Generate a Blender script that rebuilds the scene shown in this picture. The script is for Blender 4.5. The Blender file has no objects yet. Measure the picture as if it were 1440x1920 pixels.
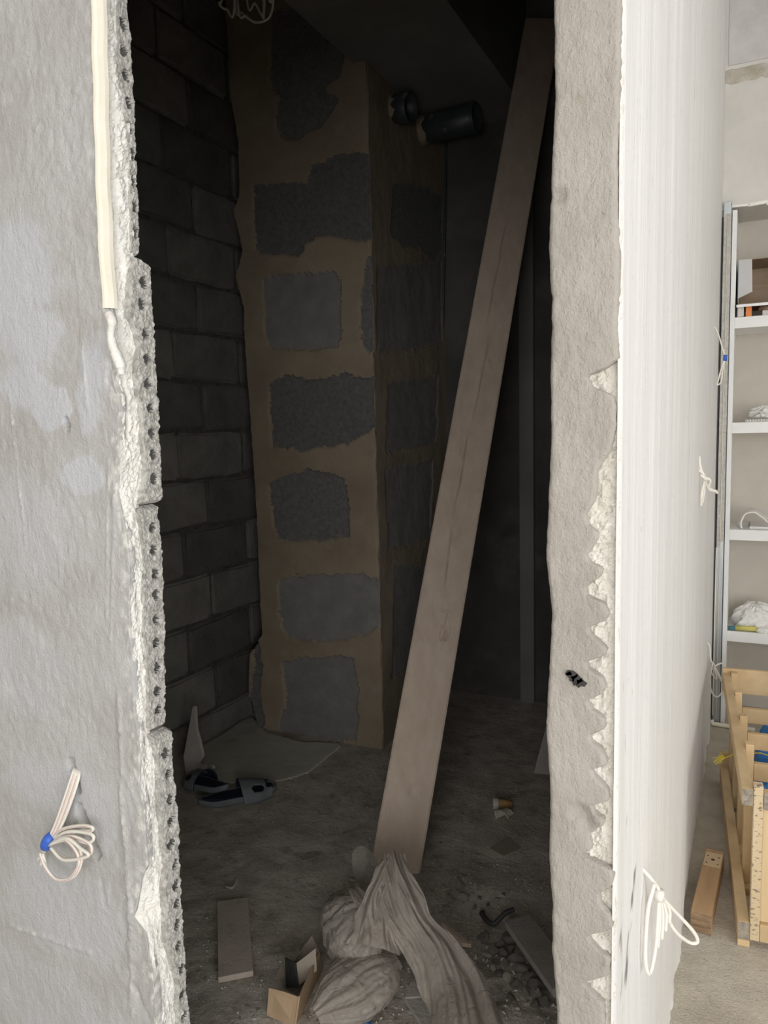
import bpy, bmesh, math, random
import numpy as np
from mathutils import Vector, Matrix

random.seed(7); rng = np.random.default_rng(7)
scene = bpy.context.scene
COL = scene.collection

# ------------------------------------------------------------------ camera
FOC = 1420.0; EYE = 1.5
def _unit(v): return v / np.linalg.norm(v)
_down = _unit(np.array([314.0, 13500.0, FOC]))           # world down in the camera's frame
_dx = 1410.0 - 720.0
_dep = _unit(np.array([_dx, -(_down[0]*_dx + _down[2]*FOC)/_down[1], FOC]))
_right = np.cross(_down, _dep)
CM = np.array([_right, _dep, -_down])                    # camera frame (x right, y down, z ahead) -> world
CP = np.array([0.0, 0.0, EYE])
def ray(px, py): return CM @ np.array([px-720.0, py-960.0, FOC])
def onz(px, py, z=0.0):
    v = ray(px, py); return CP + v*((z-EYE)/v[2])
def ony(px, py, y):
    v = ray(px, py); return CP + v*(y/v[1])
def onx(px, py, x):
    v = ray(px, py); return CP + v*(x/v[0])

cam_d = bpy.data.cameras.new('camera'); cam = bpy.data.objects.new('camera', cam_d); COL.objects.link(cam)
cam_d.sensor_fit = 'VERTICAL'; cam_d.sensor_height = 24.0; cam_d.sensor_width = 18.0
cam_d.lens = FOC/1920.0*24.0; cam_d.clip_start = 0.02
cam.matrix_world = Matrix(((CM[0,0], -CM[0,1], -CM[0,2], 0), (CM[1,0], -CM[1,1], -CM[1,2], 0),
                           (CM[2,0], -CM[2,1], -CM[2,2], EYE), (0, 0, 0, 1)))
scene.camera = cam

# ------------------------------------------------------------------ light: daylight through the room's windows
RX1, RY0, RZ1 = 3.2, -2.6, 3.4   # the outer room: right wall, rear wall, ceiling
WIN_R = (-2.4, 0.35, 0.40, 2.80)
WIN_B = (-0.3, 2.9, 0.40, 2.85)
world = bpy.data.worlds.new('daylight'); scene.world = world; world.use_nodes = True
bg = world.node_tree.nodes['Background']
bg.inputs[0].default_value = (0.99, 0.99, 0.99, 1); bg.inputs[1].default_value = 5.9
def portal(name, loc, rot, sx, sy):
    l = bpy.data.lights.new(name, 'AREA'); l.shape = 'RECTANGLE'; l.size = sx; l.size_y = sy
    l.cycles.is_portal = True
    o = bpy.data.objects.new(name, l); COL.objects.link(o); o.location = loc; o.rotation_euler = rot
portal('window_portal', (RX1+0.02, (WIN_R[0]+WIN_R[1])/2, (WIN_R[2]+WIN_R[3])/2), (0, math.pi/2, 0), WIN_R[3]-WIN_R[2], WIN_R[1]-WIN_R[0])
portal('window_portal', ((WIN_B[0]+WIN_B[1])/2, RY0-0.02, (WIN_B[2]+WIN_B[3])/2), (math.pi/2, 0, 0), WIN_B[1]-WIN_B[0], WIN_B[3]-WIN_B[2])
scene.view_settings.view_transform = 'Standard'; scene.view_settings.look = 'None'
scene.view_settings.gamma = 1.0; scene.view_settings.use_curve_mapping = False
scene.view_settings.exposure = 0.0
scene.cycles.max_bounces = 10; scene.cycles.diffuse_bounces = 7

# ------------------------------------------------------------------ numpy value noise
def _h(i, j, k):
    n = (i.astype(np.int64)*374761393 + j.astype(np.int64)*668265263 + k*1274126177) & 0xffffffff
    n = ((n ^ (n >> 13))*1274126177) & 0xffffffff
    return ((n ^ (n >> 16)) & 0xffff)/65535.0
def vn(x, y, seed=0):
    x = np.asarray(x, float); y = np.asarray(y, float); x, y = np.broadcast_arrays(x, y)
    i = np.floor(x); j = np.floor(y); a = x-i; b = y-j
    a = a*a*(3-2*a); b = b*b*(3-2*b)
    return ((_h(i,j,seed)*(1-a)+_h(i+1,j,seed)*a)*(1-b) + (_h(i,j+1,seed)*(1-a)+_h(i+1,j+1,seed)*a)*b)*2-1
def fbm(x, y, seed=0, o=4):
    s = 0; a = 1; t = 0
    for k in range(o):
        s = s + a*vn(np.asarray(x)*2**k, np.asarray(y)*2**k, seed+k*17); t += a; a *= .55
    return s/t
def lerp_tab(pts):
    p = sorted(pts); z = np.array([q[0] for q in p]); v = np.array([q[1] for q in p])
    return lambda t: np.interp(t, z, v)
def in_poly(px, py, poly):
    inside = np.zeros(np.shape(px), bool); n = len(poly); j = n-1
    for i in range(n):
        xi, yi = poly[i]; xj, yj = poly[j]
        c = ((yi > py) != (yj > py)) & (px < (xj-xi)*(py-yi)/((yj-yi) if yj != yi else 1e-9)+xi)
        inside ^= c; j = i
    return inside

# ------------------------------------------------------------------ materials
MATS = {}
def mat(name, c1, c2, scale=6, stretch=(1,1,1), rough=.85, bumps=(), layers=(), attr=None, rnd=0.0, coord='Object',
        metal=0.0, lo=.3, hi=.7, detail=6):
    m = bpy.data.materials.new(name); m.use_nodes = True; nt = m.node_tree; N = nt.nodes; L = nt.links
    b = N['Principled BSDF']; b.inputs['Roughness'].default_value = rough; b.inputs['Metallic'].default_value = metal
    tc = N.new('ShaderNodeTexCoord')
    def noise(sc, st, det=6, w=.6):
        mp = N.new('ShaderNodeMapping'); mp.inputs['Scale'].default_value = st
        L.new(tc.outputs[coord], mp.inputs['Vector'])
        n = N.new('ShaderNodeTexNoise'); n.inputs['Scale'].default_value = sc; n.inputs['Detail'].default_value = det
        n.inputs['Roughness'].default_value = w
        L.new(mp.outputs[0], n.inputs['Vector']); return n.outputs['Fac']
    def ramp(src, lo, hi):
        r = N.new('ShaderNodeMapRange'); r.inputs['From Min'].default_value = lo; r.inputs['From Max'].default_value = hi
        L.new(src, r.inputs['Value']); return r.outputs[0]
    def mix(fac, a, bb):
        x = N.new('ShaderNodeMix'); x.data_type = 'RGBA'
        if isinstance(fac, float): x.inputs[0].default_value = fac
        else: L.new(fac, x.inputs[0])
        for s, v in ((6, a), (7, bb)):
            if isinstance(v, tuple): x.inputs[s].default_value = (*v[:3], 1)
            else: L.new(v, x.inputs[s])
        return x.outputs[2]
    col = mix(ramp(noise(scale, stretch, detail), lo, hi), c1, c2)
    for (sc, st, l, h, c, amt) in layers:
        f = ramp(noise(sc, st), l, h)
        mm = N.new('ShaderNodeMath'); mm.operation = 'MULTIPLY'; mm.inputs[1].default_value = amt; L.new(f, mm.inputs[0])
        col = mix(mm.outputs[0], col, c)
    if attr:
        for an, c in attr:
            a = N.new('ShaderNodeAttribute'); a.attribute_name = an
            col = mix(a.outputs['Fac'], col, c)
    if rnd:
        oi = N.new('ShaderNodeObjectInfo'); hs = N.new('ShaderNodeHueSaturation')
        r = N.new('ShaderNodeMapRange'); r.inputs['To Min'].default_value = 1-rnd; r.inputs['To Max'].default_value = 1+rnd
        L.new(oi.outputs['Random'], r.inputs['Value']); L.new(r.outputs[0], hs.inputs['Value']); L.new(col, hs.inputs['Color'])
        col = hs.outputs[0]
    L.new(col, b.inputs['Base Color'])
    prev = None
    for (sc, st, dist) in bumps:
        bp = N.new('ShaderNodeBump'); bp.inputs['Distance'].default_value = dist; bp.inputs['Strength'].default_value = 1.0
        L.new(noise(sc, st, 5, .65), bp.inputs['Height'])
        if prev: L.new(prev, bp.inputs['Normal'])
        prev = bp.outputs[0]
    if prev: L.new(prev, b.inputs['Normal'])
    MATS[name] = m
    return m
I3 = (1,1,1)
mat('grey_plaster', (.42,.403,.383), (.50,.497,.50), 5, rough=.6, lo=.35, hi=.65,
    bumps=((9,I3,.004),(60,(1,1,.6),.0036),(200,I3,.002)),
    layers=((40,(1,1,.35),.64,.72,(.62,.60,.57),.6),(30,I3,.70,.76,(.36,.31,.26),.5)),
    attr=(('putty',(.525,.535,.562)),('dust',(.80,.78,.73))))
mat('strip_plaster', (.345,.316,.28), (.42,.392,.354), 7, rough=.7,
    bumps=((14,I3,.004),(70,(1,1,.5),.0045),(220,I3,.002)),
    layers=((18,I3,.60,.72,(.45,.425,.40),.6),(26,I3,.64,.74,(.29,.25,.18),.5)))
mat('bare_render', (.68,.64,.56), (.84,.81,.75), 25, rough=.95,
    bumps=((60,I3,.006),(180,I3,.003),(420,I3,.001)), layers=((50,I3,.62,.72,(.56,.48,.36),.5),))
mat('white_putty', (.78,.775,.765), (.86,.86,.86), 3, (1,5,.4), rough=.55,
    bumps=((3,(1,4,.3),.003),(14,(1,8,.25),.0008),(160,(1,1,.4),.0005)),
    layers=((12,(1,9,.9),.66,.68,(.40,.40,.40),.6),(60,(1,2.5,.7),.685,.70,(.20,.20,.20),.7),(7,(1,8,.35),.64,.70,(.62,.62,.63),.5)), attr=(('soot',(.08,.08,.08)),))
mat('broken_plaster', (.82,.79,.73), (.90,.89,.86), 30, rough=.9,
    bumps=((90,I3,.003),(300,I3,.0015)), layers=((35,I3,.64,.74,(.62,.54,.42),.5),))
mat('cream_bead', (.78,.73,.60), (.84,.80,.70), 12, rough=.6, bumps=((60,I3,.001),))
mat('perlite', (.42,.405,.375), (.66,.64,.60), 90, rough=.97, lo=.4, hi=.6,
    bumps=((200,I3,.003),(420,I3,.0015)), layers=((260,I3,.60,.66,(.20,.19,.18),.7),(30,I3,.60,.70,(.78,.76,.72),.6)))
mat('core_gravel', (.085,.085,.08), (.24,.23,.22), 170, rough=.95, bumps=((220,I3,.006),))
mat('cinder', (.215,.203,.185), (.315,.30,.275), 9, rough=.97, rnd=.36,
    bumps=((30,I3,.006),(160,I3,.004)), layers=((120,I3,.62,.68,(.10,.10,.095),.6),(5,I3,.52,.68,(.15,.143,.13),.7),(40,I3,.74,.78,(.40,.37,.32),.6)))
mat('joint_mortar', (.10,.095,.085), (.19,.18,.155), 22, rough=.97, bumps=((40,I3,.014),(140,I3,.005)))
mat('tan_mortar', (.235,.185,.128), (.335,.272,.195), 5, rough=.95,
    bumps=((16,I3,.006),(90,I3,.002)), layers=((9,I3,.58,.72,(.32,.29,.24),.6),(22,I3,.70,.75,(.16,.13,.10),.7)))
mat('pumice', (.145,.143,.137), (.245,.24,.23), 60, rough=.98, rnd=.12,
    bumps=((110,I3,.006),(260,I3,.004)), layers=((200,I3,.60,.66,(.07,.07,.07),.8),))
mat('smooth_pumice', (.195,.185,.175), (.26,.247,.232), 12, rough=.95, rnd=.06,
    bumps=((90,I3,.002),(260,I3,.0015)), layers=((70,I3,.70,.75,(.10,.10,.10),.8),))
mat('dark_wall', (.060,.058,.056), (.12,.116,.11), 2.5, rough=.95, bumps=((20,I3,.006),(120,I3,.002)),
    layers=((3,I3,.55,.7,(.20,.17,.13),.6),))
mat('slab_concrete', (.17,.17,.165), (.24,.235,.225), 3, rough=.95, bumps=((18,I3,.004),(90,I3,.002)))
mat('dusty_floor', (.37,.325,.272), (.60,.55,.48), 7, rough=.97, lo=.33, hi=.68,
    bumps=((14,I3,.012),(60,I3,.006),(220,I3,.003)),
    layers=((9,I3,.56,.68,(.24,.205,.17),.75),(34,I3,.60,.70,(.17,.145,.12),.7),(60,I3,.68,.73,(.50,.47,.42),.6),(5,I3,.55,.7,(.40,.37,.33),.5)))
mat('room_floor', (.52,.47,.385), (.70,.645,.545), 10, rough=.97,
    bumps=((40,I3,.012),(130,I3,.007)), layers=((150,I3,.60,.70,(.27,.24,.20),.7),(3,I3,.5,.68,(.60,.57,.51),.6)))
mat('room_plaster', (.56,.54,.50), (.68,.66,.63), 3, rough=.8, bumps=((20,I3,.003),(120,I3,.001)))
mat('ceiling_paint', (.70,.69,.67), (.76,.75,.73), 3, rough=.9, bumps=((60,I3,.002),))
# ------------------------------------------------------------------ object helpers
def link(o, parent=None):
    COL.objects.link(o)
    if parent is not None: o.parent = parent
    return o
def tag(o, label=None, cat=None, group=None, kind=None):
    if label: o['label'] = label
    if cat: o['category'] = cat
    if group: o['group'] = group
    if kind: o['kind'] = kind
    return o
def empty(name, loc=(0,0,0), rz=0.0):
    o = bpy.data.objects.new(name, None); o.empty_display_size = .05; link(o)
    o.location = loc; o.rotation_euler = (0,0,rz); return o
class MB:
    def __init__(s): s.v = []; s.f = []; s.m = []
    def add(s, vs, fs, mi=0):
        n = len(s.v); s.v += [tuple(map(float, p)) for p in vs]; s.f += [tuple(i+n for i in f) for f in fs]; s.m += [mi]*len(fs); return s
    def box(s, x0, x1, y0, y1, z0, z1, mi=0):
        vs = [(x,y,z) for z in (z0,z1) for y in (y0,y1) for x in (x0,x1)]
        return s.add(vs, [(0,2,3,1),(4,5,7,6),(0,1,5,4),(2,6,7,3),(0,4,6,2),(1,3,7,5)], mi)
    def obox(s, c, ax, ay, az, mi=0):
        """oriented box: centre and three half-axis vectors"""
        c, ax, ay, az = (np.array(q, float) for q in (c, ax, ay, az))
        vs = [c+i*ax+j*ay+k*az for k in (-1,1) for j in (-1,1) for i in (-1,1)]
        return s.add(vs, [(0,2,3,1),(4,5,7,6),(0,1,5,4),(2,6,7,3),(0,4,6,2),(1,3,7,5)], mi)
    def tube(s, path, r, n=8, mi=0, caps=True):
        P = [np.array(p, float) for p in path]; k = len(P)
        R = r if hasattr(r, '__len__') else [r]*k
        t0 = _unit(P[1]-P[0]); up = np.array([0,0,1.]) if abs(t0[2]) < .9 else np.array([1.,0,0])
        a = _unit(np.cross(t0, up)); vs = []; 
        for i in range(k):
            t = _unit(P[min(i+1,k-1)]-P[max(i-1,0)]+1e-12)
            a = _unit(a-t*np.dot(a,t)); b = np.cross(t, a)
            for q in range(n):
                th = 2*math.pi*q/n; vs.append(P[i]+R[i]*(math.cos(th)*a+math.sin(th)*b))
        fs = [(i*n+q, i*n+(q+1)%n, (i+1)*n+(q+1)%n, (i+1)*n+q) for i in range(k-1) for q in range(n)]
        if caps: fs += [tuple(range(n))[::-1], tuple((k-1)*n+q for q in range(n))]
        return s.add(vs, fs, mi)
    def prism(s, poly, vec, mi=0):
        """closed polygon (3d points) pushed along vec"""
        n = len(poly); P = [np.array(p, float) for p in poly]; v = np.array(vec, float)
        fs = [tuple(range(n)), tuple(range(2*n-1, n-1, -1))] + [(i, i+n, (i+1)%n+n, (i+1)%n) for i in range(n)]
        return s.add(P+[p+v for p in P], fs, mi)
    def mesh(s, name, mats):
        me = bpy.data.meshes.new(name); me.from_pydata(s.v, [], s.f)
        for m in (mats if isinstance(mats, (list,tuple)) else [mats]): me.materials.append(MATS[m])
        if any(s.m): me.polygons.foreach_set('material_index', s.m)
        me.update(); return me
    def build(s, name, mats, parent=None, smooth=False, bevel=0.0, seg=2, fix=True):
        me = s.mesh(name, mats)
        bm = bmesh.new(); bm.from_mesh(me)
        if fix: bmesh.ops.recalc_face_normals(bm, faces=bm.faces)
        if bevel: bmesh.ops.bevel(bm, geom=[e for e in bm.edges], offset=bevel, segments=seg, affect='EDGES', profile=.6, clamp_overlap=True)
        bm.to_mesh(me); bm.free()
        if smooth: me.polygons.foreach_set('use_smooth', [True]*len(me.polygons))
        o = bpy.data.objects.new(name, me); link(o, parent); return o
def grid_faces(nr, nc):
    i = np.arange(nr-1)[:,None]; j = np.arange(nc-1)[None,:]
    a = (i*nc+j).ravel(); return np.stack([a, a+1, a+nc+1, a+nc], 1)
def grid(name, P, mats, parent=None, keep=None, mi=None, attrs=None, smooth=True, flip=False):
    """P: rows x cols x 3 surface; keep: face mask; mi: face material index; attrs: {name: rows x cols}"""
    nr, nc = P.shape[:2]; F = grid_faces(nr, nc)
    if flip: F = F[:, ::-1]
    V = P.reshape(-1,3); idx = np.arange(len(F))
    if keep is not None: idx = idx[keep.ravel()]
    F = F[idx]
    used, inv = np.unique(F.ravel(), return_inverse=True); F2 = inv.reshape(-1,4); V2 = V[used]
    me = bpy.data.meshes.new(name); me.from_pydata(V2.tolist(), [], F2.tolist())
    for m in (mats if isinstance(mats, (list,tuple)) else [mats]): me.materials.append(MATS[m])
    if mi is not None: me.polygons.foreach_set('material_index', mi.ravel()[idx].astype(int).tolist())
    for k, a in (attrs or {}).items():
        at = me.attributes.new(k, 'FLOAT', 'POINT'); at.data.foreach_set('value', a.reshape(-1)[used].astype(np.float32))
    if smooth: me.polygons.foreach_set('use_smooth', [True]*len(me.polygons))
    me.update(); o = bpy.data.objects.new(name, me); link(o, parent); return o
def spl(pts, n=12):
    P = [np.array(p, float) for p in pts]; P = [2*P[0]-P[1]]+P+[2*P[-1]-P[-2]]; out = []
    for i in range(1, len(P)-2):
        for t in np.linspace(0, 1, n, endpoint=False):
            out.append(.5*((2*P[i])+(-P[i-1]+P[i+1])*t+(2*P[i-1]-5*P[i]+4*P[i+1]-P[i+2])*t*t+(-P[i-1]+3*P[i]-3*P[i+1]+P[i+2])*t**3))
    out.append(P[-2]); return out
def struct(o): o['kind'] = 'structure'; return o
def smoothstep(a, b, x):
    t = np.clip((x-a)/(b-a), 0, 1); return t*t*(3-2*t)

# ================================================================== THE SETTING
WX = -0.152          # white face of the partition that runs back beside the doorway
PX = -0.236          # its inner face
FY = 1.0             # front plane of the doorway
LX = -1.0            # cut edge on the other side of the doorway
CLX, CBY, CZ = -2.4, 4.0, 3.1   # closet: left wall, back wall, ceiling
SY = 4.05            # shelf wall of the outer room

# outer room ------------------------------------------------------
b = MB(); b.box(-3.2, RX1, RY0, FY, -.1, 0); b.box(WX-.05, RX1, FY, SY+.35, -.1, 0)
floor_o = struct(b.build('floor', 'room_floor'))
b = MB(); b.box(-3.2, RX1, RY0, FY, RZ1+.25, RZ1+.4); b.box(WX, RX1, FY, SY+.4, RZ1+.25, RZ1+.4)
struct(b.build('ceiling', 'ceiling_paint'))
y0, y1, z0, z1 = WIN_R
b = MB(); t = .22; H = RZ1+.25
b.box(RX1, RX1+t, RY0-t, y0, 0, H); b.box(RX1, RX1+t, y1, SY+.4, 0, H); b.box(RX1, RX1+t, y0, y1, 0, z0); b.box(RX1, RX1+t, y0, y1, z1, H)
struct(b.build('wall_right', 'room_plaster'))
x0, x1, z0b, z1b = WIN_B
b = MB(); b.box(-3.2, x0, RY0-t, RY0, 0, H); b.box(x1, RX1, RY0-t, RY0, 0, H); b.box(x0, x1, RY0-t, RY0, 0, z0b); b.box(x0, x1, RY0-t, RY0, z1b, H)
struct(b.build('wall_rear', 'room_plaster'))
b = MB(); b.box(-3.2-t, -3.2, RY0-t, FY+.09, 0, H); struct(b.build('wall_left', 'room_plaster'))
mat('window_plastic', (.74,.74,.73), (.78,.78,.77), 5, rough=.4)
w = tag(empty('window_1', (RX1+.1, (y0+y1)/2, z0)), kind='structure')
b = MB(); d = (y1-y0)/2; hz = z1-z0
b.box(-.03,.03,-d,d,0,.06); b.box(-.03,.03,-d,d,hz-.06,hz); b.box(-.03,.03,-d,-d+.06,.06,hz-.06); b.box(-.03,.03,d-.06,d,.06,hz-.06)
b.build('window_frame', 'window_plastic', w)
for q in (-1, 1):
    b = MB(); b.box(-.03,.03,q*d/3-.035,q*d/3+.035,.06,hz-.06); b.build('mullion', 'window_plastic', w)
w = tag(empty('window_2', ((x0+x1)/2, RY0-.1, z0b)), kind='structure')
b = MB(); d = (x1-x0)/2; hz = z1b-z0b
b.box(-d,d,-.03,.03,0,.06); b.box(-d,d,-.03,.03,hz-.06,hz); b.box(-d,-d+.06,-.03,.03,.06,hz-.06); b.box(d-.06,d,-.03,.03,.06,hz-.06)
b.build('window_frame', 'window_plastic', w)
b = MB(); b.box(-.035,.035,-.03,.03,.06,hz-.06); b.build('mullion', 'window_plastic', w)

# wall_front: the grey plastered partition on the near side of the doorway ---------------------------
def edge_y(pts):   # pixel outline on the front plane -> X as a function of z
    return lerp_tab([(ony(x,y,FY)[2], ony(x,y,FY)[0]) for x,y in pts])
def edge_x(pts, X=LX):   # pixel outline on the cut face -> Y as a function of z
    return lerp_tab([(onx(x,y,X)[2], onx(x,y,X)[1]) for x,y in pts])
front_edge = edge_y([(180,-20),(183,130),(186,240),(190,380),(197,520),(203,580),(208,600),(206,640),(215,720),(225,745),(222,800),
    (224,870),(222,930),(235,990),(243,1060),(243,1130),(245,1200),(251,1280),(253,1330),(257,1367),(263,1420),(262,1470),(270,1507),
    (273,1557),(277,1623),(267,1643),(260,1690),(252,1720),(273,1747),(283,1813),(293,1880),(297,1920)])
mid_edge = edge_x([(222,-20),(222,160),(233,180),(240,220),(243,283),(248,417),(250,493),(240,513),(240,553),(236,583),(250,617),(257,653),
    (249,700),(258,747),(265,800),(263,827),(272,877),(265,920),(258,950),(262,990),(268,1043),(268,1127),(268,1177),(277,1280),(277,1330),
    (280,1380),(292,1430),(292,1480),(297,1530),(300,1580),(310,1623),(300,1663),(306,1697),(308,1763),(322,1813),(329,1853),(330,1920)])
back_edge = edge_x([(243,-20),(245,20),(250,60),(253,120),(257,200),(260,280),(265,380),(267,460),(264,492),(280,505),(282,560),(286,600),(290,700),
    (296,760),(297,810),(300,870),(302,930),(298,942),(297,945),(298,970),(303,990),(306,1050),(309,1120),(311,1200),(312,1300),(311,1362),
    (318,1368),(321,1440),(327,1500),(332,1560),(333,1630),(336,1680),(339,1720),(342,1780),(345,1840),(352,1920)])
# front skin: fine displaced surface
zs = np.concatenate([np.arange(0, 2.4, .004), np.arange(2.4, RZ1+.25, .02)]); nu = 165
U = np.linspace(0, 1, nu)**.8
xe = front_edge(zs) + .0015*fbm(zs*90, zs*0, 3)
xs = -1.62 + (xe[:,None]+1.62)*U[None,:]
zz = np.repeat(zs[:,None], nu, 1)
def blob(cx, cy, rx, ry, seed, soft=.25):
    c = ony(cx, cy, FY); r = ony(cx+rx, cy, FY)[0]-c[0]; rz = abs(ony(cx, cy+ry, FY)[2]-c[2])
    d = np.sqrt(((xs-c[0])/r)**2 + ((zz-c[2])/rz)**2) + .22*fbm(xs*40, zz*40, seed)
    return 1-smoothstep(1-soft, 1, d)
putty = np.zeros_like(xs)
for k, a in enumerate([(155,892,42,36),(95,765,40,45),(60,630,75,70),(20,520,110,130),(45,720,60,55),(178,690,38,60),(165,760,30,70),(110,1480,140,60),
                       (30,1000,130,140),(40,1250,120,110),(120,1700,150,120),(60,1860,170,90),(195,1540,26,70),(185,640,30,25)]):
    putty = np.maximum(putty, blob(*a, seed=40+k, soft=.10 if k < 2 else .45)*(1 if k < 7 else .55))
dust = np.maximum(0, fbm(xs*9, zz*9, 77)-.5)*.8
dust = np.clip(dust + .8*smoothstep(.035, 0, (xe[:,None]-xs))*smoothstep(-.1, .5, fbm(xs*110, zz*70, 9)), 0, 1)
ridge = np.zeros_like(xs)
for (ax, ay, bx, by, wd, hgt) in [(18,740,50,1035,2.2,.0035),(155,650,163,760,2,.003),(218,840,208,1200,2.5,.003),(203,860,200,1160,2,.003),(222,1310,230,1450,4,.005),
        (20,1735,170,1785,4,.005),(130,1480,145,1500,2,.002),(228,1480,243,1690,6,.006),(243,1700,250,1900,7,.006),(195,1180,210,1200,3,.002),(0,1412,80,1408,1.5,-.002),
        (60,420,110,500,2,.002),(140,470,150,560,2,.002),(110,1030,118,1120,2,.002),(190,1650,198,1700,5,-.004),(240,1820,262,1880,7,-.006)]:
    A = ony(ax, ay, FY)[[0,2]]; B = ony(bx, by, FY)[[0,2]]; d = B-A; L2 = d@d
    tt = np.clip(((xs-A[0])*d[0]+(zz-A[1])*d[1])/L2, 0, 1)
    dd = np.hypot(xs-A[0]-tt*d[0], zz-A[1]-tt*d[1]) + .002*vn(xs*150, zz*150, 5)
    if hgt >= .003: dust = np.clip(dust + .7*np.exp(-(dd/(wd*.0007))**2)*smoothstep(-.1, .5, fbm(xs*45, zz*35, 19)), 0, 1)
    ridge += hgt*np.exp(-(dd/(wd*.0011))**2)*(.6+.4*vn(xs*200, zz*200, 6))
# recess where the cables come out
hole = np.zeros_like(xs)
for (ax, ay, bx, by, wd) in [(133,1430,146,1480,9),(150,1515,180,1600,11),(123,786,127,804,5)]:
    A = ony(ax, ay, FY)[[0,2]]; B = ony(bx, by, FY)[[0,2]]; d = B-A
    tt = np.clip(((xs-A[0])*d[0]+(zz-A[1])*d[1])/(d@d), 0, 1)
    dd = np.hypot(xs-A[0]-tt*d[0], zz-A[1]-tt*d[1]) + .003*vn(xs*120, zz*120, 15)
    hole = np.maximum(hole, 1-smoothstep(.5*wd*.0011, wd*.0011, dd))
hgt = .0022*fbm(xs*14, zz*8, 1) + .0017*fbm(xs*80, zz*65, 2)*(1-putty*.8)*(.4+1.2*np.clip(fbm(xs*7, zz*5, 8)+.5, 0, 1)) + .0012*putty + ridge - .022*hole
hgt += .004*smoothstep(.10, 0, xe[:,None]-xs)*np.maximum(0, fbm(xs*60, zz*25, 12))
P = np.stack([xs, FY - hgt, zz], -1)
skirt = P[:, -1:, :].copy(); skirt[..., 1] += .02; skirt[..., 0] -= .004
P = np.concatenate([P, skirt], 1); ex = lambda a: np.concatenate([a, a[:, -1:]], 1)
wall_front = struct(grid('wall_front', P, 'grey_plaster', attrs={'putty': ex(putty), 'dust': ex(dust)}))
b = MB(); b.box(-3.2, -1.62, FY, FY+.09, 0, H); b.box(-1.62, LX-.075, FY+.026, FY+.085, 0, H)
b.build('wall_core', 'grey_plaster', wall_front)
b = MB(); b.box(-1.62, PX, FY+.002, FY+.085, 2.27, H); b.build('lintel', 'strip_plaster', wall_front)
# broken plaster on the cut edge
zs = np.arange(0, 2.56, .0032); nc = 20; V = np.linspace(0, 1, nc)
fx = front_edge(zs); my = mid_edge(zs)+.006; 
X = np.repeat(fx[:,None], nc, 1)*(1-V[None,:]**.6) + (LX-.004)*(V[None,:]**.6)
Y = FY + .001 + (my[:,None]-FY)*V[None,:]; Zz = np.repeat(zs[:,None], nc, 1)
n1 = fbm(Zz*16, Y*45, 21); n2 = fbm(Zz*70, Y*110, 22)
bump = (.007*n1 + .0050*n2)*np.sin(np.pi*np.clip(V,0.04,.97))[None,:]**.5
bump -= .010*smoothstep(.12,.2,np.abs(V-.30))[None,:]*0
bump -= .012*np.exp(-((V[None,:]-.35-.10*vn(zs*9, zs*0, 31)[:,None])/.06)**2)*(Zz > 1.5)   # groove beside the bead
X = X + bump + .0035*(1-np.abs(fbm(Zz*55, Y*80, 24))*2.2)*np.sin(np.pi*np.clip(V,.04,.97))[None,:] + .0016*vn(Zz*330, Y*330, 25)*np.clip(V*8,0,1)[None,:]
P = np.stack([X, Y, Zz], -1)
e = P[:, -1:, :].copy(); e[..., 0] -= .03; P = np.concatenate([P, e], 1)
grid('broken_plaster_edge', P, 'broken_plaster', wall_front, smooth=False)
# cream corner bead of the upper half
b = MB(); pth = []
for y in range(-80, 590, 30):
    q = front_edge(ony(190, y, FY)[2]); zq = ony(190, y, FY)[2]; pth.append((q+.0015+.0012*math.sin(y*.05), FY+.004, zq))
Q = np.array(pth); prof = ((-.0075,-.0055),(-.0060,-.0068),(-.0015,-.0062),(.0030,-.0035),(.0075,.006),(.0085,.013),(.002,.018))
P = np.stack([np.stack([Q[:,0]+a+.0006*vn(Q[:,2]*25,Q[:,2]*0+k,6), np.full(len(Q), FY)+c, Q[:,2]], -1) for k, (a, c) in enumerate(prof)], 1)
grid('corner_bead', P, 'cream_bead', wall_front, smooth=False)
b = MB(); b.tube(spl([ony(204,588,FY-.006), ony(210,605,FY-.011), ony(208,630,FY-.009), ony(214,655,FY-.010), ony(226,685,FY-.006), ony(228,702,FY-.002)], 8), [.004]+[.0085]*9+[.0065]*8+[.008]*8+[.0095]*8+[.007]*6+[.002], 9)
b.build('plaster_smear', 'broken_plaster', wall_front, smooth=True)
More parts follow.
